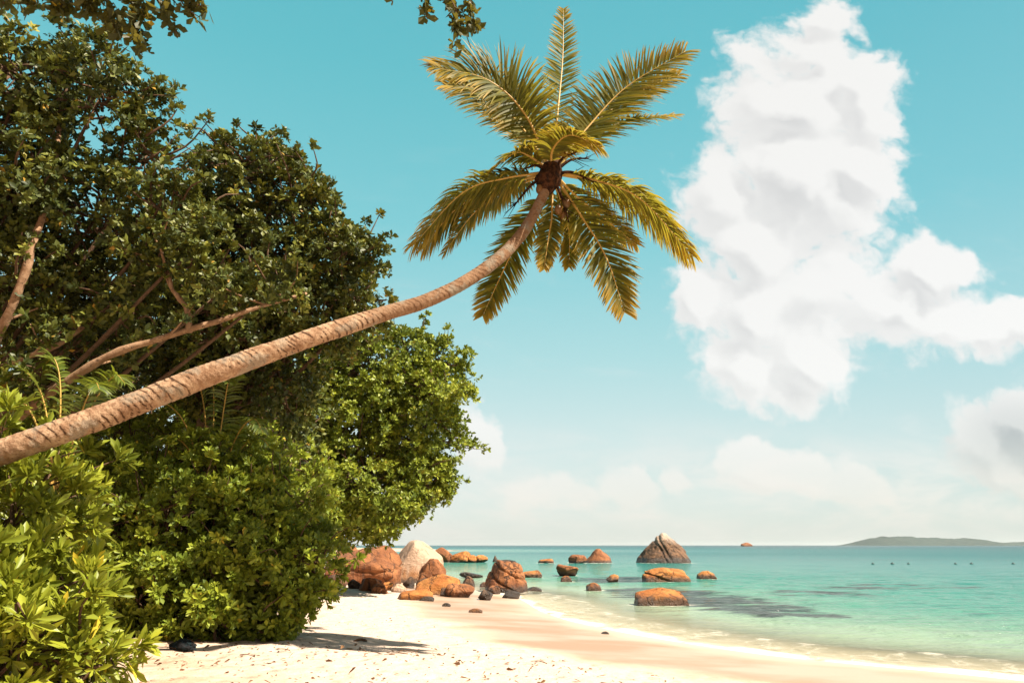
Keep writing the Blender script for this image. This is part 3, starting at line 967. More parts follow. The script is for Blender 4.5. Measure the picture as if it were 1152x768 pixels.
def branches(mb, lobes, C, own, rng, r0=.03):
    for gi_ in range(len(C)):
        c = np.asarray(lobes[own[gi_]][0])
        c = c + (C[gi_] - c) * rng.uniform(.1, .5) + rng.normal(0, .16, 3) * np.asarray(lobes[own[gi_]][1])
        mid = c * .5 + C[gi_] * .5 + rng.normal(0, .08, 3)
        tube(mb, catmull([c, mid, C[gi_]], 6), np.linspace(r0, r0 * .35, 6), 5)


def tree(label, base, fork, limbs, lobes, rc, L, k, per, mat, seed, trunk_r=.25, keep=1.0, fill=.5, shape=4, wid=1.0, name='tree', group=None, limb_r=.10, updir=.35, dens=1.0, links=True):
    rng = np.random.default_rng(seed)
    base = np.asarray(base, float)
    t = thing(name, label, 'tree', base, group)
    mb = MB()
    b0 = base - np.array([0, 0, .4])
    fork = np.asarray(fork, float)
    path = curve([b0, b0 * .6 + fork * .4 + rng.normal(0, .12, 3), fork], 24, .2)
    tube(mb, path, np.linspace(trunk_r * 1.35, trunk_r * .8, 24), 14, .18, seed)
    mb.build('trunk', B_TREE, t, True)
    sprigs = []
    for (pts, ra, rb) in limbs:
        mb = MB()
        n = 30
        tube(mb, curve(pts, n, .16), np.linspace(ra, rb, n), 12, .38, seed)
        pc = curve(pts, n, .16)
        for f_ in rng.uniform(.35, .98, 6):
            a0 = pc[int(f_ * (n - 1))]
            dv = norm(norm(pc[min(n - 1, int(f_ * (n - 1)) + 2)] - pc[max(0, int(f_ * (n - 1)) - 2)]) + rng.normal(0, .8, 3) + np.array([0, 0, .5]))
            e_ = a0 + dv * rng.uniform(.5, 1.1)
            tp_ = catmull([a0, (a0 + e_) / 2 + rng.normal(0, .07, 3), e_], 10)
            tube(mb, tp_, np.linspace(.028, .008, 10), 6, .2)
            sprigs.append((tp_[5:], dv))
        mb.build('limb', B_TREE, t, True)
    mb = MB()
    for (tp_, dv) in sprigs:
        q_ = np.repeat(tp_, 4, 0) + rng.normal(0, .10, (len(tp_) * 4, 3))
        rosettes(mb, q_, dv + rng.normal(0, .6, q_.shape), k, L, rng, shape=shape, wid=wid)
    C, own = crown(mb, lobes, rc, L, k, per, rng, shape, wid, dens=dens, fill=fill, keep=keep, updir=updir)
    mb.build('crown', mat, t)
    mb = MB()
    if links:
        for c, r in lobes:
            c = np.asarray(c)
            mid = fork * .45 + c * .55 + np.array([0, 0, -.12 * np.linalg.norm(c - fork)])
            tube(mb, catmull([fork, mid, c], 12), np.linspace(limb_r * .7, .03, 12), 7, .15)
    branches(mb, lobes, C, own, rng)
    mb.build('branches', B_TWIG, t, True)
    return t


rngL = np.random.default_rng(3)
# --- big dark tree, upper left
A_lob = lobes_px([(22, 96, 70), (112, 112, 64), (165, 190, 56), (72, 62, 40), (15, 225, 80), (105, 250, 75, .6), (185, 250, 52), (-60, 150, 110), (-70, 300, 120), (20, 330, 75, .8), (120, 335, 60, 1.0), (70, 400, 60, 1.5), (-130, 120, 90), (245, 332, 28, -.2), (312, 326, 30, .2), (95, 372, 26, -.5), (40, 432, 24, -.6), (150, 350, 30, -.2), (15, 330, 26, -.6), (195, 300, 26, -.3)], 12.5, 1.05, .5, rngL)
limbA = [([at(-150, 560, 12.6), at(-60, 515, 12.4), at(10, 474, 12.0), at(62, 438, 11.8), at(130, 396, 11.8), at(200, 376, 12.0), at(280, 348, 12.4), at(345, 330, 13.0)], .115, .03),
         ([at(-120, 500, 12.8), at(-40, 440, 12.4), at(10, 410, 12.2), at(70, 384, 12.2), at(130, 340, 12.6)], .085, .03),
         ([at(-120, 520, 12.9), at(-40, 430, 12.4), at(2, 368, 11.9), at(34, 287, 11.7), at(60, 200, 12.0), at(70, 110, 12.5)], .11, .04),
         ([at(212, 374, 12.05), at(207, 345, 12.0), at(192, 318, 12.0), at(180, 270, 12.2)], .06, .025)]
tree('tall dark broadleaf tree filling the upper left with a long bare limb', (-11.3, 13.2, gz(-11.3, 13.2)), at(-150, 540, 12.8), limbA, A_lob, .42, .145, 8, 19, L_DARK, 101, .34, keep=.80, fill=.75, updir=.5)
# --- second dark tree, behind the palm trunk
Blob = lobes_px([(268, 205, 50), (300, 175, 26), (335, 235, 42), (345, 205, 22), (300, 290, 72), (372, 300, 50), (378, 255, 20), (240, 285, 62), (405, 345, 30), (408, 300, 20), (350, 365, 55), (265, 370, 70), (205, 320, 60), (190, 400, 60, 1.4), (300, 430, 55, 1.0), (245, 440, 50, 1.6)], 15.5, 1.1, .5, rngL)
tree('dark green broadleaf tree with ragged crown rising directly behind the palm trunk', (-7.6, 17.0, gz(-7.6, 17)), at(230, 470, 16.8), [([at(230, 470, 16.8), at(260, 420, 16.2), at(300, 360, 15.7), at(340, 290, 15.5)], .12, .03)], Blob, .40, .15, 8, 19, L_DARK, 102, .24, keep=1.0, fill=1.0, updir=.6)
# --- paler tree over the boulders
Clob = lobes_px([(411, 425, 52), (456, 408, 34), (494, 408, 24), (491, 445, 30), (468, 488, 44), (391, 480, 62), (344, 445, 60), (324, 520, 60), (411, 545, 58), (460, 540, 40), (480, 515, 26), (431, 578, 32), (392, 580, 38), (356, 565, 45), (404, 590, 24), (452, 572, 24), (386, 600, 18), (426, 594, 16), (360, 596, 24), (304, 580, 50)], 28.0, 1.15, 1.0, rngL)
tree('round light green tree overhanging the beach boulders', (-9.4, 31.5, gz(-9.4, 31.5)), at(392, 560, 29.8), [([at(392, 565, 29.8), at(420, 520, 29), at(450, 470, 28.5), at(480, 440, 28)], .16, .05), ([at(392, 565, 29.8), at(370, 520, 29.4), at(350, 470, 29)], .14, .05)],
     Clob, .60, .185, 8, 27, L_MID, 103, .30, keep=1.0, fill=1.3, dens=1.15, updir=.5)
# --- background trees closing the left side
Dlob = lobes_px([(40, 440, 80), (130, 430, 75), (215, 445, 70), (285, 480, 60), (-60, 420, 110), (330, 500, 50), (80, 500, 70), (200, 510, 70)], 21.0, 1.0, .8, rngL)
tree('shaded background tree seen in gaps between the palm trunk and the broad shrub', (-13.5, 22.5, gz(-13.5, 22.5)), at(80, 520, 22), [([at(330, 440, 20.2), at(300, 465, 20.2), at(260, 500, 20.5), at(230, 540, 21)], .05, .09)], Dlob, .65, .20, 8, 11, L_DARK, 104, .3, fill=.5, updir=.4)
Elob = lobes_px([(-20, 390, 100), (100, 370, 80), (200, 370, 70), (290, 350, 55), (-140, 280, 130), (40, 320, 50), (170, 310, 45)], 24.0, .9, .8, rngL)
tree('darkest tree standing furthest inland behind the tall upper left tree', (-17, 25.5, gz(-17, 25.5)), at(60, 440, 25), [], Elob, .8, .22, 8, 9, L_DARK, 105, .35, keep=.8, fill=.4)


# --- shrubs
def shrub(label, base, lobes, rc, L, k, per, mat, seed, shape=6, wid=1.0, fill=.5, keep=1.0, spread=(.3, 1.25), nst=12, dens=1.0):
    rng = np.random.default_rng(seed)
    t = thing('shrub', label, 'shrub', base, 'leafy shrubs along the back of the beach')
    base = np.asarray(base, float)
    mb = MB()
    C, own = crown(mb, lobes, rc, L, k, per, rng, shape, wid, low_cut=-.95, fill=fill, keep=keep, spread=spread, updir=.3, dens=dens)
    mb.build('foliage', mat, t)
    mb = MB()
    for (c, r) in lobes:
        c = np.asarray(c)
        for s_ in range(2):
            a = np.array([base[0] + (c[0] - base[0]) * .55, base[1] + (c[1] - base[1]) * .55, base[2] - .2]) + rng.normal(0, .18, 3) * np.array([1, 1, 0])
            e = c + rng.normal(0, .25, 3)
            mid = (a + e) / 2 + np.array([rng.normal(0, .2), rng.normal(0, .2), -.15])
            tube(mb, catmull([a, mid, e], 12), np.linspace(.045, .02, 12), 7, .2)
    branches(mb, lobes, C, own, rng, .02)
    mb.build('stems', B_TWIG, t, True)
    return t


big = lobes_px([(150, 575, 68, .6), (230, 565, 66, .4), (300, 582, 54), (336, 636, 38, -.4), (312, 662, 38, -.8), (235, 665, 52, -1.0), (170, 660, 58, -1.0), (115, 640, 62, -.4), (95, 570, 60, .6), (190, 610, 75, -.6), (262, 620, 62, -.6), (346, 656, 20, -.6), (336, 600, 28), (130, 700, 34, -.9), (190, 702, 30, -1.2), (245, 704, 26, -1.3), (290, 700, 24, -1.2), (322, 692, 18, -.9), (160, 690, 50, .6), (250, 690, 50, .4)], 14.6, 1.0, .25, rngL)
shrub('broad rounded shrub on the sand in the middle of the left side', (-5.6, 15.0, gz(-5.6, 15.0)), big, .31, .15, 9, 15, L_SHRUB, 201, 6, .85, 1.0)
near = lobes_px([(10, 655, 54), (62, 690, 42, -.3), (-10, 600, 56, .4), (40, 575, 48, 1.0), (80, 748, 32, -.6), (15, 745, 62, -.7), (-50, 690, 85), (40, 720, 48, -.6), (85, 590, 24, 1.4), (-60, 580, 70, .5)], 8.6, 1.0, .1, rngL)
shrub('near shrub with long upright leaves at the lower left corner', (-6.2, 9.0, gz(-6.2, 9.0)), near, .29, .24, 9, 9, L_NEAR, 202, 6, .54, .3, keep=.85, spread=(.25, 1.05))
back = lobes_px([(60, 520, 52), (135, 512, 48), (215, 520, 48, .4), (285, 535, 42, .6), (-20, 515, 70), (10, 470, 45, .4), (320, 560, 38, .6), (100, 490, 40, .8)], 17.6, 1.0, .3, rngL)
shrub('low shrub in a row behind the broad shrub under the palm trunk', (-10.0, 18.2, gz(-10, 18.2)), back, .42, .17, 9, 9, L_SHRUB, 203, 6, .9, .5)
right = lobes_px([(340, 585, 28), (352, 598, 20), (335, 615, 28), (325, 565, 36), (354, 576, 20)], 22.5, 1.0, .4, rngL)
shrub('small pale shrub in the gap between the broad shrub and the light green tree', (-6.9, 23.2, gz(-6.9, 23.2)), right, .5, .17, 9, 10, L_SHRUB, 204, 4, 1.0, .5)

# ------------------------------------------------------------------ palms
m_frond, nt = new_mat('palm_leaflet')
g = N(nt)
r_ = g.attr('rnd')
tt_ = g.attr('tip')
col = g.ramp(r_, [(0, (.040, .050, .009)), (.5, (.095, .100, .013)), (1, (.23, .20, .024))])
col = g.mix(g.smooth(tt_, .35, 1.0, 0, .75), col, (.52, .31, .035))
b_ = g.pbsdf(col, .55, .22)
t_ = g.n('ShaderNodeBsdfTranslucent', {'Color': g.mix(.55, col, (.56, .46, .04))}).outputs[0]
g.out(g.n('ShaderNodeMixShader', {0: .40, 1: b_, 2: t_}).outputs[0])
m_frond_g, nt = new_mat('young_palm_leaflet')
g = N(nt)
col = g.ramp(g.attr('rnd'), [(0, (.055, .095, .015)), (1, (.16, .19, .025))])
g.out(g.n('ShaderNodeMixShader', {0: .35, 1: g.pbsdf(col, .4, .5), 2: g.n('ShaderNodeBsdfTranslucent', {'Color': (.30, .34, .03, 1)}).outputs[0]}).outputs[0])
m_rachis, nt = new_mat('palm_rachis')
g = N(nt)
geo = nt.nodes.new('ShaderNodeNewGeometry').outputs['Position']
g.out(g.pbsdf(g.mix(g.noise(geo, 5, 4, .6), (.36, .20, .04), (.55, .36, .08)), .5, .4))
m_fibre, nt = new_mat('palm_fibre')
g = N(nt)
geo = nt.nodes.new('ShaderNodeNewGeometry').outputs['Position']
g.out(g.pbsdf(g.mix(g.smooth(g.noise(geo, 14, 5, .65), .4, .65), (.022, .010, .006), (.085, .035, .016)), .9, .1, g.bump(g.noise(geo, 40, 4, .6), .6, .03)))
m_coco, nt = new_mat('coconut_husk')
g = N(nt)
geo = nt.nodes.new('ShaderNodeNewGeometry').outputs['Position']
g.out(g.pbsdf(g.mix(g.smooth(g.noise(geo, 5, 4, .6), .4, .62), (.09, .05, .014), (.17, .075, .02)), .5, .4))


def frond(parent, path, seed, mat, nl=70, Lmax=.85, width=.045, droop=.6, hint=None, start=.13, rr=.028, fold=.25, fwd=.55, gold=0.0, baselen=.45, tiplen=.35):
    rng = np.random.default_rng(seed)
    n = 60
    P = catmull(path, n)
    T = norm(np.gradient(P, axis=0))
    up = np.array([0, 0, 1.0]) if hint is None else norm(np.array(hint, float))
    Nn = np.zeros_like(T)
    prev = None
    for i in range(n):
        a = up - T[i] * np.dot(up, T[i])
        if np.linalg.norm(a) < .25 and prev is not None: a = prev
        nn = norm(a)
        if prev is not None: nn = norm(prev * .8 + nn * .2); nn = norm(nn - T[i] * np.dot(nn, T[i]))
        Nn[i] = nn
        prev = nn
    S = np.cross(T, Nn)
    mb = MB()
    rb_ = np.interp(np.linspace(0, 1, n), [0, 1], [rr * .5, rr * .2])[:, None]
    V = np.stack([P - S * rb_, P + S * rb_], 1).reshape(-1, 3)
    mb.add(V, None, np.array([[2 * k, 2 * k + 1, 2 * k + 3, 2 * k + 2] for k in range(n - 1)]), rnd=.5, tip=0.0)
    ns = 6
    for side in (-1, 1):
        ts = np.linspace(start, .995, nl) + rng.normal(0, .004, nl)
        ts = np.clip(ts, 0, 1)
        idx = ts * (n - 1)
        i0 = np.minimum(idx.astype(int), n - 2)
        f = (idx - i0)[:, None]
        p = P[i0] * (1 - f) + P[i0 + 1] * f
        t, nn, s = T[i0], Nn[i0], S[i0] * side
        x = (ts - start) / (1 - start)
        L = Lmax * np.interp(x, [0, .12, .35, .6, .85, 1], [baselen, .8, 1, .95, .68, tiplen]) * rng.uniform(.86, 1.1, nl)
        L = np.where(rng.random(nl) < .07, L * rng.uniform(.35, .75, nl), L)
        fw = (fwd + .55 * x ** 1.5 + rng.normal(0, .11, nl))[:, None]
        dirv = norm(s + t * fw + nn * (fold + rng.normal(0, .10, nl))[:, None])
        dr = droop * rng.uniform(.7, 1.35, nl)
        pts = [p]
        cur = p
        for k in range(1, ns + 1):
            dv = norm(dirv + np.array([0, 0, -1.0]) * (dr * (k / ns) ** 1.2)[:, None])
            cur = cur + dv * (L / ns)[:, None]
            pts.append(cur)
        pts = np.stack(pts, 1)                                    # nl, ns+1, 3
        tang = norm(np.gradient(pts, axis=1))
        wdir = norm(np.cross(tang, nn[:, None, :] + rng.normal(0, .25, (nl, 1, 3))))
        prof = np.interp(np.linspace(0, 1, ns + 1), [0, .2, .55, .85, 1], [.5, 1, .9, .5, .05]) * width
        A = pts + wdir * prof[None, :, None] * .5
        B = pts - wdir * prof[None, :, None] * .5
        V = np.stack([A, B], 2).reshape(nl, -1, 3)
        m = (ns + 1) * 2
        qs = np.array([[2 * k, 2 * k + 1, 2 * k + 3, 2 * k + 2] for k in range(ns)])
        Q = (qs[None] + (np.arange(nl) * m)[:, None, None]).reshape(-1, 4)
        rv = np.clip(rng.beta(2, 2, nl) + gold * .5, 0, 1)
        tipv = np.clip(np.linspace(0, 1, ns + 1)[None, :] * rng.uniform(.3, 1.0, nl)[:, None] + gold * .6 + .5 * x[:, None] ** 3, 0, 1)
        Tj = np.stack([2 * i0 + (1 if side > 0 else 0) - mb.n, np.arange(nl) * m, np.arange(nl) * m + 1], -1)
        mb.add(V.reshape(-1, 3), Tj, Q, rnd=np.repeat(rv, m), tip=np.repeat(tipv, 2, axis=1).reshape(-1))
    fo = mb.build('frond', mat, parent)
    rb = MB()
    tube(rb, P, np.interp(np.linspace(0, 1, n), [0, .06, .2, 1], [rr * 2.2, rr * 1.5, rr, rr * .18]), 7)
    v = MB()
    v = rb
    ro = v.build('rachis', m_rachis, fo, True)
    return fo


# trunk
m_trunk, nt = new_mat('palm_bark')
g = N(nt)
geo = nt.nodes.new('ShaderNodeNewGeometry').outputs['Position']
al = g.attr('along')
up_ = g.attr('scar')
n1 = g.noise(geo, 5, 6, .65)
n2 = g.noise(geo, 22, 5, .65)
col = g.mix(g.smooth(n1, .35, .65), (0.2805, 0.1615, 0.0918), (0.4675, 0.3145, 0.1997))
col = g.mix(g.math('MULTIPLY', g.smooth(n2, .48, .64), .6), col, (0.1530, 0.0723, 0.0357))
col = g.mix(g.math('MULTIPLY', g.smooth(up_, .04, .40), .92), col, (0.0638, 0.0289, 0.0145))
col = g.mix(g.math('MULTIPLY', g.smooth(g.math('ADD', al, g.math('MULTIPLY', n1, .8)), 11.3, 12.0), .62), col, (0.1700, 0.0850, 0.0408))  # upper stem browned: the crown's shade put into the bark colour
col = g.mix(g.math('MULTIPLY', g.smooth(g.noise(geo, 2.2, 6, .65), .50, .60), .65), col, (0.2550, 0.2210, 0.1700))
g.out(g.pbsdf(col, .85, .2, g.bump(g.math('ADD', n2, g.math('MULTIPLY', n1, .6)), .7, .03)))

PY0, PY1 = 8.6, 11.6
crown_c = at(617, 203, PY1)
base = np.array([-11.6, 8.2, gz(-11.6, 8.2)])
tp = [base - np.array([0, 0, .5]), base + np.array([.5, .02, .35])]
for (px, py, yy) in [(-150, 558, 8.35), (0, 508, 8.6), (100, 471, 8.85), (200, 432, 9.15), (300, 398, 9.5), (400, 365, 9.95), (440, 353, 10.15), (480, 341, 10.35), (520, 322, 10.6), (560, 293, 10.9), (590, 258, 11.2), (610, 222, 11.45)]:
    tp.append(at(px, py, yy))
tp.append(crown_c)
npt = 900
pth = catmull(tp, npt)
sl_ = np.concatenate([[0], np.cumsum(np.linalg.norm(np.diff(pth, axis=0), axis=1))])
# even spacing
ss = np.linspace(0, sl_[-1], npt)
pth = np.stack([np.interp(ss, sl_, pth[:, k]) for k in range(3)], 1)
Ltot = ss[-1]
pt = thing('coconut_palm', 'long coconut palm leaning out over the beach from the left edge', 'palm tree', base)
# radius: measured widths in pixels along the stem -> metres
def s_at(px):
    u = (pth[:, 0] / (CT * pth[:, 1] + ST * (pth[:, 2] - CAMZ))) * F + 576
    return ss[np.argmin(np.abs(u - px))]
ks = [0, 1.2, s_at(0), s_at(100), s_at(200), s_at(300), s_at(400), s_at(432), s_at(445), s_at(520), s_at(590), Ltot]
kr = [.32, .22, .168, .166, .162, .150, .130, .124, .118, .110, .105, .098]
rad = np.interp(ss, ks, kr)
rngp = np.random.default_rng(5)
mb = MB()
rad = rad * (1 + .07 * fbm(np.column_stack([ss * .9, ss * 0, ss * 0]), 3))
pth = pth + .07 * np.column_stack([fbm(np.column_stack([ss * .5, ss * 0 + q0, ss * 0]), 3) for q0 in (1.0, 20.0, 40.0)]) * np.clip(ss / 3, 0, 1)[:, None] * np.clip((Ltot - ss) / 1.5, 0, 1)[:, None]
# ringed leaf scars
edges = [0.0]
while edges[-1] < Ltot: edges.append(edges[-1] + rngp.uniform(.05, .125))
edges = np.array(edges)
sides = 36
T, Nn, B = frames(pth)
a = np.linspace(0, 2 * math.pi, sides, endpoint=False)
ring = Nn[:, None, :] * np.cos(a)[None, :, None] + B[:, None, :] * np.sin(a)[None, :, None]
tilt = .045 * np.cos(a)[None, :] + .02 * np.sin(2 * a)[None, :]
qn = (pth[:, None, :] + ring * rad[:, None, None]).reshape(-1, 3)
sj = ss[:, None] + tilt + .075 * fbm(qn * 3.2, 4).reshape(npt, sides)
k = np.clip(np.searchsorted(edges, sj.ravel()) - 1, 0, len(edges) - 2)
fr = ((sj.ravel() - edges[k]) / (edges[k + 1] - edges[k])).reshape(npt, sides)
saw = np.where(fr < .18, fr / .18, 1 - (fr - .18) / .82)
dirt = np.clip(1 - np.abs(fr - .04) / .17, 0, 1) * np.clip(.45 + 2.1 * fbm(qn * 4 + 8, 3).reshape(npt, sides), 0, 1)
rr_ = rad[:, None] * (1 + .045 * saw - .025 + .07 * fbm(qn * 4, 4).reshape(npt, sides))
V = (pth[:, None, :] + ring * rr_[:, :, None]).reshape(-1, 3)
i = np.arange(npt - 1)[:, None] * sides
j = np.arange(sides)[None, :]
kk = (j + 1) % sides
Q = np.stack([i + j, i + kk, i + sides + kk, i + sides + j], -1).reshape(-1, 4)
mb.add(V, None, Q, along=np.repeat(ss, sides), scar=dirt.ravel())
mb.build('trunk', m_trunk, pt, True)

# crown heart: fibre sheath and old flower stalks
mb = MB()
hd = norm(pth[-1] - pth[-30])
hp_ = [crown_c - hd * .35, crown_c - hd * .1, crown_c + hd * .15, crown_c + hd * .45, crown_c + hd * .8]
tube(mb, catmull(hp_, 20), np.interp(np.linspace(0, 1, 20), [0, .3, .6, 1], [.13, .25, .22, .04]), 16, .35, 3)
mb.build('leaf_sheath', m_fibre, pt, True)
rngp = np.random.default_rng(9)
for (tx, ty, dy) in [(578, 232, -.2), (640, 250, -.3), (662, 178, .1), (648, 172, -.3), (590, 190, -.3), (668, 205, -.2)]:
    e = at(tx, ty, PY1 + dy)
    mb = MB()
    mid = (crown_c + hd * .2) * .5 + e * .5 + np.array([0, 0, .12])
    tube(mb, catmull([crown_c + hd * .15, mid, e], 16), np.linspace(.045, .012, 16), 7, .3, int(tx))
    for r2 in range(9):
        f_ = rngp.uniform(.5, 1)
        s0 = catmull([crown_c + hd * .15, mid, e], 16)[int(f_ * 15)]
        s1 = s0 + norm(e - crown_c) * .18 + rngp.normal(0, .10, 3) + np.array([0, 0, -.05])
        tube(mb, catmull([s0, (s0 + s1) / 2 + rngp.normal(0, .02, 3), s1], 5), np.linspace(.010, .004, 5), 5)
    mb.build('flower_stalk', m_fibre, pt, True)
for (tx, ty, dy) in [(628, 236, -.25), (637, 229, -.2), (634, 243, -.15), (607, 213, -.15)]:
    c = at(tx, ty, PY1 + dy)
    v, f = ICO[3]
    v = v * np.array([.075, .075, .10]) * (1 + .06 * fbm(v * 1.5 + tx, 2))[:, None]
    # three soft ridges of the husk
    an = np.arctan2(v[:, 1], v[:, 0])
    v[:, :2] *= (1 + .07 * np.cos(3 * an))[:, None]
    mb = MB()
    mb.add(v + c, f)
    mb.build('coconut', m_coco, pt, True)

# fronds: pixel path and depth offset from the crown, leaflet length, droop
FR = [
    # px path                                                       depth offs              Lmax droop hint fold gold nl
    ([(620, 195), (628, 120), (633, 65), (634, 10)], (0, .9, 1.5, 1.9), .50, .15, (0, -1, .3), .25, .10, 62),
    ([(612, 188), (590, 128), (548, 90), (489, 76)], (0, -.3, -.7, -1.0), 1.0, .6, (-.2, -.75, .45), .25, .05, 85),
    ([(614, 192), (585, 148), (560, 118), (535, 98)], (0, .5, 1.0, 1.4), .95, .4, (0, -.5, .7), .4, .35, 70),
    ([(622, 190), (660, 145), (705, 98), (771, 58)], (0, .35, .5, .4), 1.0, .38, (-.1, -.8, .4), .25, .12, 85),
    ([(625, 195), (660, 158), (700, 138), (759, 130)], (0, .7, 1.2, 1.5), .78, .5, (0, -.5, .6), .3, .15, 75),
    ([(625, 204), (672, 203), (722, 225), (779, 288)], (0, -.3, -.4, -.3), .90, .95, None, .25, .10, 80),
    ([(626, 210), (655, 245), (682, 290), (703, 352)], (0, -.3, -.5, -.5), .68, .30, (0, -1, .5), .15, .05, 80),
    ([(620, 214), (621, 240), (617, 268), (612, 302)], (0, -.2, -.4, -.5), .38, .45, (0, -1, .6), .15, .06, 55),
    ([(612, 212), (590, 255), (566, 305), (543, 355)], (0, .5, .8, .9), .62, .25, (0, -1, .5), .15, .0, 80),
    ([(610, 200), (570, 200), (520, 217), (464, 277)], (0, -.2, -.3, -.2), .95, 1.0, None, .25, .02, 85),
    ([(608, 204), (575, 212), (535, 238), (500, 284)], (0, .6, .9, 1.0), .62, .8, None, .25, .05, 70),
    ([(618, 196), (622, 168), (642, 152), (676, 166)], (0, -.4, -.8, -1.0), .66, .9, None, .3, .3, 60),
    ([(616, 198), (612, 168), (600, 150), (575, 145)], (0, .5, 1.0, 1.4), .70, .6, None, .4, .25, 60),
    ([(624, 206), (650, 222), (680, 246), (716, 275)], (0, .5, .8, 1.0), .62, .7, None, .25, .08, 65),
    ([(612, 198), (596, 176), (580, 172), (556, 188)], (0, -.3, -.5, -.7), .55, .8, None, .3, .2, 50),
    ([(612, 188), (580, 135), (540, 102), (500, 96)], (0, .4, .7, .7), .9, .5, (-.2, -.7, .5), .3, .12, 80),
    ([(624, 190), (668, 140), (715, 106), (764, 84)], (0, .6, 1.0, 1.0), .85, .5, (-.1, -.7, .5), .3, .18, 80),
    ([(608, 205), (560, 210), (512, 236), (476, 280)], (0, .4, .6, .7), .8, .95, None, .2, .04, 80),
    ([(628, 206), (690, 211), (738, 244), (772, 290)], (0, .3, .5, .5), .8, .95, None, .2, .12, 75),
    ([(620, 205), (632, 232), (640, 262), (640, 300)], (0, .5, .9, 1.0), .45, .4, (0, -1, .5), .2, .0, 50),
]
for fi, (pp, dd, Lm, dr, hint, fold, gold, nl) in enumerate(FR):
    path = [crown_c + hd * .25] + [at(p[0], p[1], PY1 + .15 + dz) for p, dz in zip(pp[1:], dd[1:])]
    frond(pt, path, 300 + fi, m_frond, int(nl * 1.75), Lm, .041, dr * 1.12, hint, .16, .026, fold, .5, gold)


def young_palm(label, base, tips, seed, ln=.5):
    base = np.asarray(base, float)
    t = thing('young_palm', label, 'palm', base, 'young palms under the trees')
    mb = MB()
    tube(mb, catmull([base - np.array([0, 0, .2]), base + np.array([0, 0, 1.2]), base + np.array([.05, 0, 2.3])], 10), np.linspace(.10, .06, 10), 9, .2)
    mb.build('trunk', m_fibre, t, True)
    top = base + np.array([.05, 0, 2.2])
    for i_, tip in enumerate(tips):
        tip = np.asarray(tip)
        m1 = top * .6 + tip * .4 + np.array([0, 0, .35 * np.linalg.norm(tip - top)])
        m2 = top * .25 + tip * .75 + np.array([0, 0, .28 * np.linalg.norm(tip - top)])
        frond(t, [top, m1, m2, tip], seed + i_, m_frond_g, 42, ln, .035, .7, None, .15, .016, .2, .5)
    return t


yb = at(235, 560, 15.0)
yb[2] = gz(yb[0], yb[1])
young_palm('young palm with arching fronds between the palm trunk and the broad shrub', yb, [at(158, 462, 13.7), at(205, 425, 14.5), at(258, 430, 14.0), at(296, 486, 13.6), at(305, 505, 14.2), at(172, 500, 13.8), at(232, 428, 14.8)], 400, .42)
yb = at(60, 560, 11.6)
yb[2] = gz(yb[0], yb[1])
young_palm('shaded young palm at the left between the bare limb and the palm trunk', yb, [at(5, 425, 11.2), at(50, 410, 11.6), at(112, 438, 11.0), at(140, 430, 11.4), at(-25, 450, 11.0)], 420, .42)

# ------------------------------------------------------------------ tree above the camera: hanging twigs at the top of the frame
ob = np.array([-6.4, 2.2, gz(-6.4, 2.2)])
ot = thing('tree', 'tree beside the viewer, its dark sprays hanging in at the top edge', 'tree', ob)
mb = MB()
fk = ob + np.array([.6, .8, 4.5])
tube(mb, curve([ob - np.array([0, 0, .4]), ob + np.array([.1, .3, 2]), fk], 24, .2), np.linspace(.36, .22, 24), 14, .18)
mb.build('trunk', B_TREE, ot, True)
limb_pts = []
def limb(pts, a_, b_):
    m_ = MB()
    limb_pts.append(curve(pts, 60, .1))
    tube(m_, curve(pts, 26, .1), np.linspace(a_, b_, 26), 9, .2)
    m_.build('limb', B_TREE, ot, True)
end1 = at(480, -60, 7.0)
limb([fk, np.array([-4.4, 4.2, 8.2]), np.array([-2.8, 5.6, 9.0]), at(300, -110, 6.6), at(420, -85, 6.8), end1 + np.array([.4, .1, .0])], .16, .03)
limb([fk, np.array([-5.4, 4.4, 7.9]), at(20, -60, 6.4), at(120, -40, 6.6), at(210, -30, 6.8)], .14, .03)
rng = np.random.default_rng(77)
tw, lf = MB(), MB()
def spray(path, nr, L, k=6, rad=.12):
    nr, L = int(nr * 1.7), L * 1.18
    lp = np.vstack(limb_pts)
    q0 = lp[np.argmin(((lp - path[0]) ** 2).sum(1))]
    p = catmull([q0] + list(path), 26)[-20:]
    tube(tw, catmull([q0, (q0 + p[0]) / 2 + np.array([0, 0, .05]), p[0]], 8), np.linspace(.024, .016, 8), 5)
    tube(tw, p, np.linspace(.016, .005, 20), 5)
    ts = rng.uniform(.15, 1, nr)
    c = p[(ts * 19).astype(int)] + rng.normal(0, rad * .7, (nr, 3))
    ax = norm(rng.normal(size=(nr, 3)) + np.array([0, 0, -.5]))
    rosettes(lf, c, ax, k, L, rng, (.5, 1.5), 6, 1.15)
sp = []
spray([at(490, -70, 6.9), at(497, -20, 6.9), at(514, 15, 6.9), at(513, 58, 6.9)], 24, .12, 5, .07)
spray([at(480, -75, 6.9), at(478, -30, 6.9), at(479, 0, 6.9), at(481, 22, 6.9)], 14, .115, 5, .05)
spray([at(500, -60, 7.0), at(520, -20, 7.0), at(530, 5, 7.0), at(533, 38, 7.0)], 12, .115, 5, .05)
spray([at(440, -80, 6.8), at(441, -30, 6.8), at(441, -12, 6.8), at(441, 3, 6.8)], 5, .10, 4, .02)
spray([at(500, -60, 7.0), at(500, -20, 7.0), at(512, 5, 7.0), at(530, 55, 7.0)], 8, .11, 5, .04)
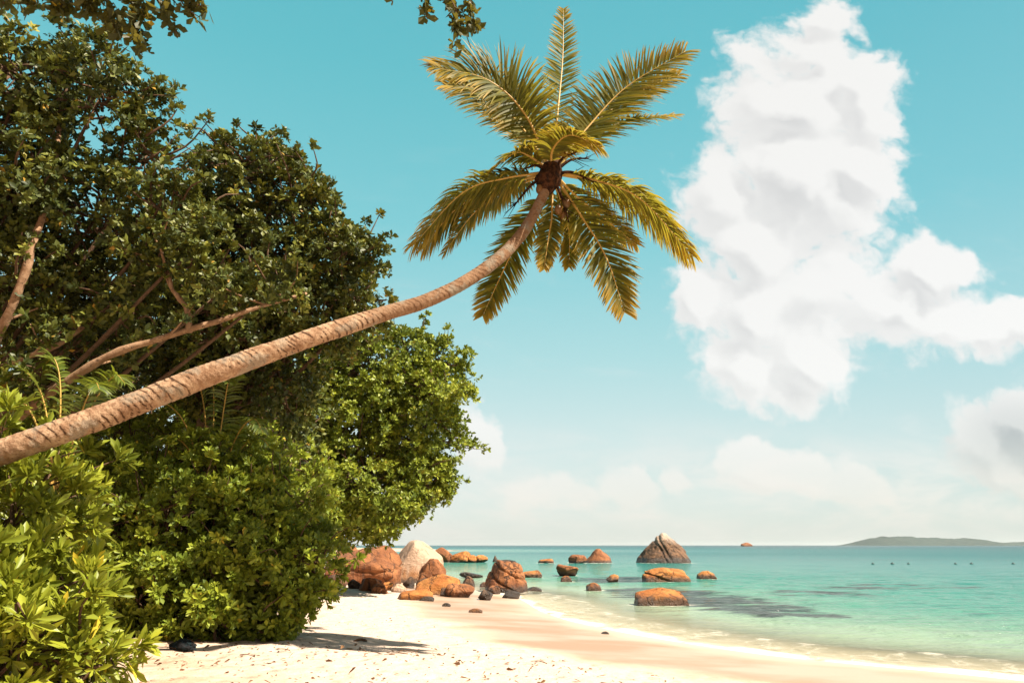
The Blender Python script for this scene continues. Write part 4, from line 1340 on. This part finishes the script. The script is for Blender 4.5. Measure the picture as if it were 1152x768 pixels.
for (x0, x1, y1, nr) in [(20, 35, 8, 12), (60, 70, 8, 16), (95, 100, 10, 18), (110, 130, 38, 22), (135, 160, 62, 26), (150, 200, 40, 16), (170, 225, 20, 14), (190, 232, 8, 10), (120, 165, 20, 16), (75, 100, 4, 12), (0, 5, 4, 12)]:
    spray([at(x0, -60, 6.5), at(x0 * .6 + x1 * .4, -20, 6.5), at(x0 * .3 + x1 * .7, y1 * .4, 6.5), at(x1, y1, 6.5)], nr, .115, 5, .07)
# the rest of its crown, above and outside the frame
crl = [(np.array([-4.6, 3.6, 9.6]), (1.6, 1.6, 1.0)), (np.array([-6.6, 3.0, 9.4]), (1.7, 1.7, 1.1)), (np.array([-2.6, 4.6, 10.2]), (1.2, 1.1, .7)), (np.array([-6.2, 4.6, 8.6]), (1.0, .9, .8))]
C, own = crown(lf, crl, .5, .14, 7, 6, rng, 6, 1.1, fill=.2, keep=.7)
for (c_, r_) in crl:
    tube(tw, catmull([fk, fk * .5 + c_ * .5 + np.array([0, 0, -.3]), c_], 14), np.linspace(.09, .03, 14), 7, .2)
branches(tw, crl, C, own, rng)
lf.build('crown', L_HANG, ot)
tw.build('branches', B_TWIG, ot, True)

# ------------------------------------------------------------------ small things
m_cloth, nt = new_mat('black_cloth')
g = N(nt)
geo = nt.nodes.new('ShaderNodeNewGeometry').outputs['Position']
g.out(g.pbsdf(g.mix(g.smooth(g.noise(geo, 9, 3, .5), .45, .6), (.006, .006, .007), (.006, .016, .02)), .8, .2))
c = on_ground(206, 731)
v, f = ICO[5]
n_ = fbm(v * 2.2 + 3, 4)
v2 = v * (1 + .38 * n_ + .10 * np.abs(fbm(v * 6 + 1, 3)))[:, None] * np.array([.20, .12, .085])
v2[:, 2] = np.maximum(v2[:, 2] + .02, -.03)
v2[:, 2] += .03 * np.exp(-((v2[:, 0] + .03) / .08) ** 2)
o = mesh_np('cloth_bundle', v2, f, None, m_cloth, None, True)
o.location = (c[0], c[1], gz(c[0], c[1]) + .02)
tag(o, 'small crumpled black bundle lying on the shaded sand before the broad shrub', 'bundle')
# dark driftwood stick
mb = MB()
c = on_ground(405, 722)
tube(mb, catmull([c + np.array([-.13, 0, .02]), c + np.array([0, .01, .045]), c + np.array([.13, .02, .02])], 12), np.interp(np.linspace(0, 1, 12), [0, .5, 1], [.012, .03, .014]), 8, .4)
o = mb.build('driftwood', B_TWIG, None, True, loc=c)
tag(o, 'short dark piece of driftwood on the sand right of the broad shrub', 'driftwood')

# mooring buoys far out
m_buoy, nt = new_mat('buoy')
g = N(nt)
g.out(g.pbsdf((.06, .09, .09), .5, .4))
BL = ['first buoy of the far dark row, below the left end of the island', 'second buoy of the far dark row, below the island peak', 'third buoy of the far dark row, below the middle of the island',
      'fourth buoy of the far dark row, below the right half of the island', 'fifth buoy of the far dark row, below the low tail of the island', 'last buoy at the right end of the far dark row']
for (px, w_), lb in zip([(982, 4), (1004, 5), (1022, 4), (1075, 4), (1093, 4.5), (1140, 4.5)], BL):
    c = at(px, 634, 88.0)
    s_ = w_ * 88 / F * .36
    v, f = ICO[3]
    t = thing('buoy', lb, 'buoy', (c[0], c[1], 0.0), 'row of mooring buoys on the water')
    mb = MB()
    mb.add(v * np.array([s_, s_, s_ * .62]) + np.array([c[0], c[1], s_ * .2]), f)
    mb.build('float', m_buoy, t, True)
    mb = MB()
    tube(mb, np.array([[c[0], c[1], s_ * .7], [c[0], c[1], s_ * 1.25]]), [s_ * .16, s_ * .12], 8)
    mb.build('ring_post', m_buoy, t, True)

# dry leaves and bits of weed scattered on the sand
m_lit, nt = new_mat('dry_leaf')
g = N(nt)
g.out(g.pbsdf(g.ramp(g.attr('rnd'), [(0, (.05, .028, .015)), (.6, (.17, .085, .04)), (1, (.36, .22, .09))]), .8, .2))
rng = np.random.default_rng(31)
P_ = []
while len(P_) < 3000:
    x, y = rng.uniform(-8, 2.5), rng.uniform(8.3, 22)
    P_.append((x, y))
P_ = np.array(P_)
dd = shore_dist(P_)
keepm = (dd > 5.0) & ((dd > 9.0) | (rng.random(len(P_)) < .45))
P_ = P_[keepm]
zz = height(P_) + .012
mb = MB()
rosettes(mb, np.column_stack([P_, zz]), np.tile([0, 0, 1.0], (len(P_), 1)) + rng.normal(0, .1, (len(P_), 3)), 1, .065, rng, (1.35, 1.7), 6, 1.1)
Q_ = np.column_stack([rng.uniform(-5.5, 1.5, 420), rng.uniform(8.6, 13.5, 420)])
Q_ = Q_[shore_dist(Q_) > 5.2]
rosettes(mb, np.column_stack([Q_, height(Q_) + .02]), np.tile([0, 0, 1.0], (len(Q_), 1)) + rng.normal(0, .25, (len(Q_), 3)), 1, .105, rng, (1.2, 1.7), 6, 1.0)
for (x_, y_) in Q_[::30]:
    an = rng.uniform(0, 6.28)
    dv = np.array([math.cos(an), math.sin(an), 0]) * rng.uniform(.08, .22)
    c_ = np.array([x_, y_, float(height(np.array([[x_, y_]]))[0]) + .012])
    tube(mb, catmull([c_ - dv, c_ + np.array([0, 0, .02]), c_ + dv], 6), np.linspace(.008, .004, 6), 5)
    mb.at.setdefault('rnd', []).append(np.full(6 * 5 + 2, .35))
mb.at = {'rnd': mb.at['rnd']}
o = mb.build('leaf_litter', m_lit, None)
tag(o, 'brown dry leaves scattered over the white sand', 'leaf litter', kind='stuff')

# ------------------------------------------------------------------ sea air
m_haze, nt = new_mat('sea_haze')
g = N(nt)
vol = g.n('ShaderNodeVolumePrincipled', {'Color': (.86, .92, .94, 1), 'Density': 4.5e-5, 'Anisotropy': 0.2}).outputs[0]
g.out(None, vol)
hx, z0, z1 = 26000.0, -10.5, 78.0
V = np.array([[x, y, z] for z in (z0, z1) for (x, y) in ((-hx, -hx), (hx, -hx), (hx, hx), (-hx, hx))])
o = mesh_np('haze', V, None, np.array([[3, 2, 1, 0], [4, 5, 6, 7], [0, 1, 5, 4], [1, 2, 6, 5], [2, 3, 7, 6], [3, 0, 4, 7]]), m_haze)
tag(o, 'thin pale sea air', 'haze', kind='stuff')
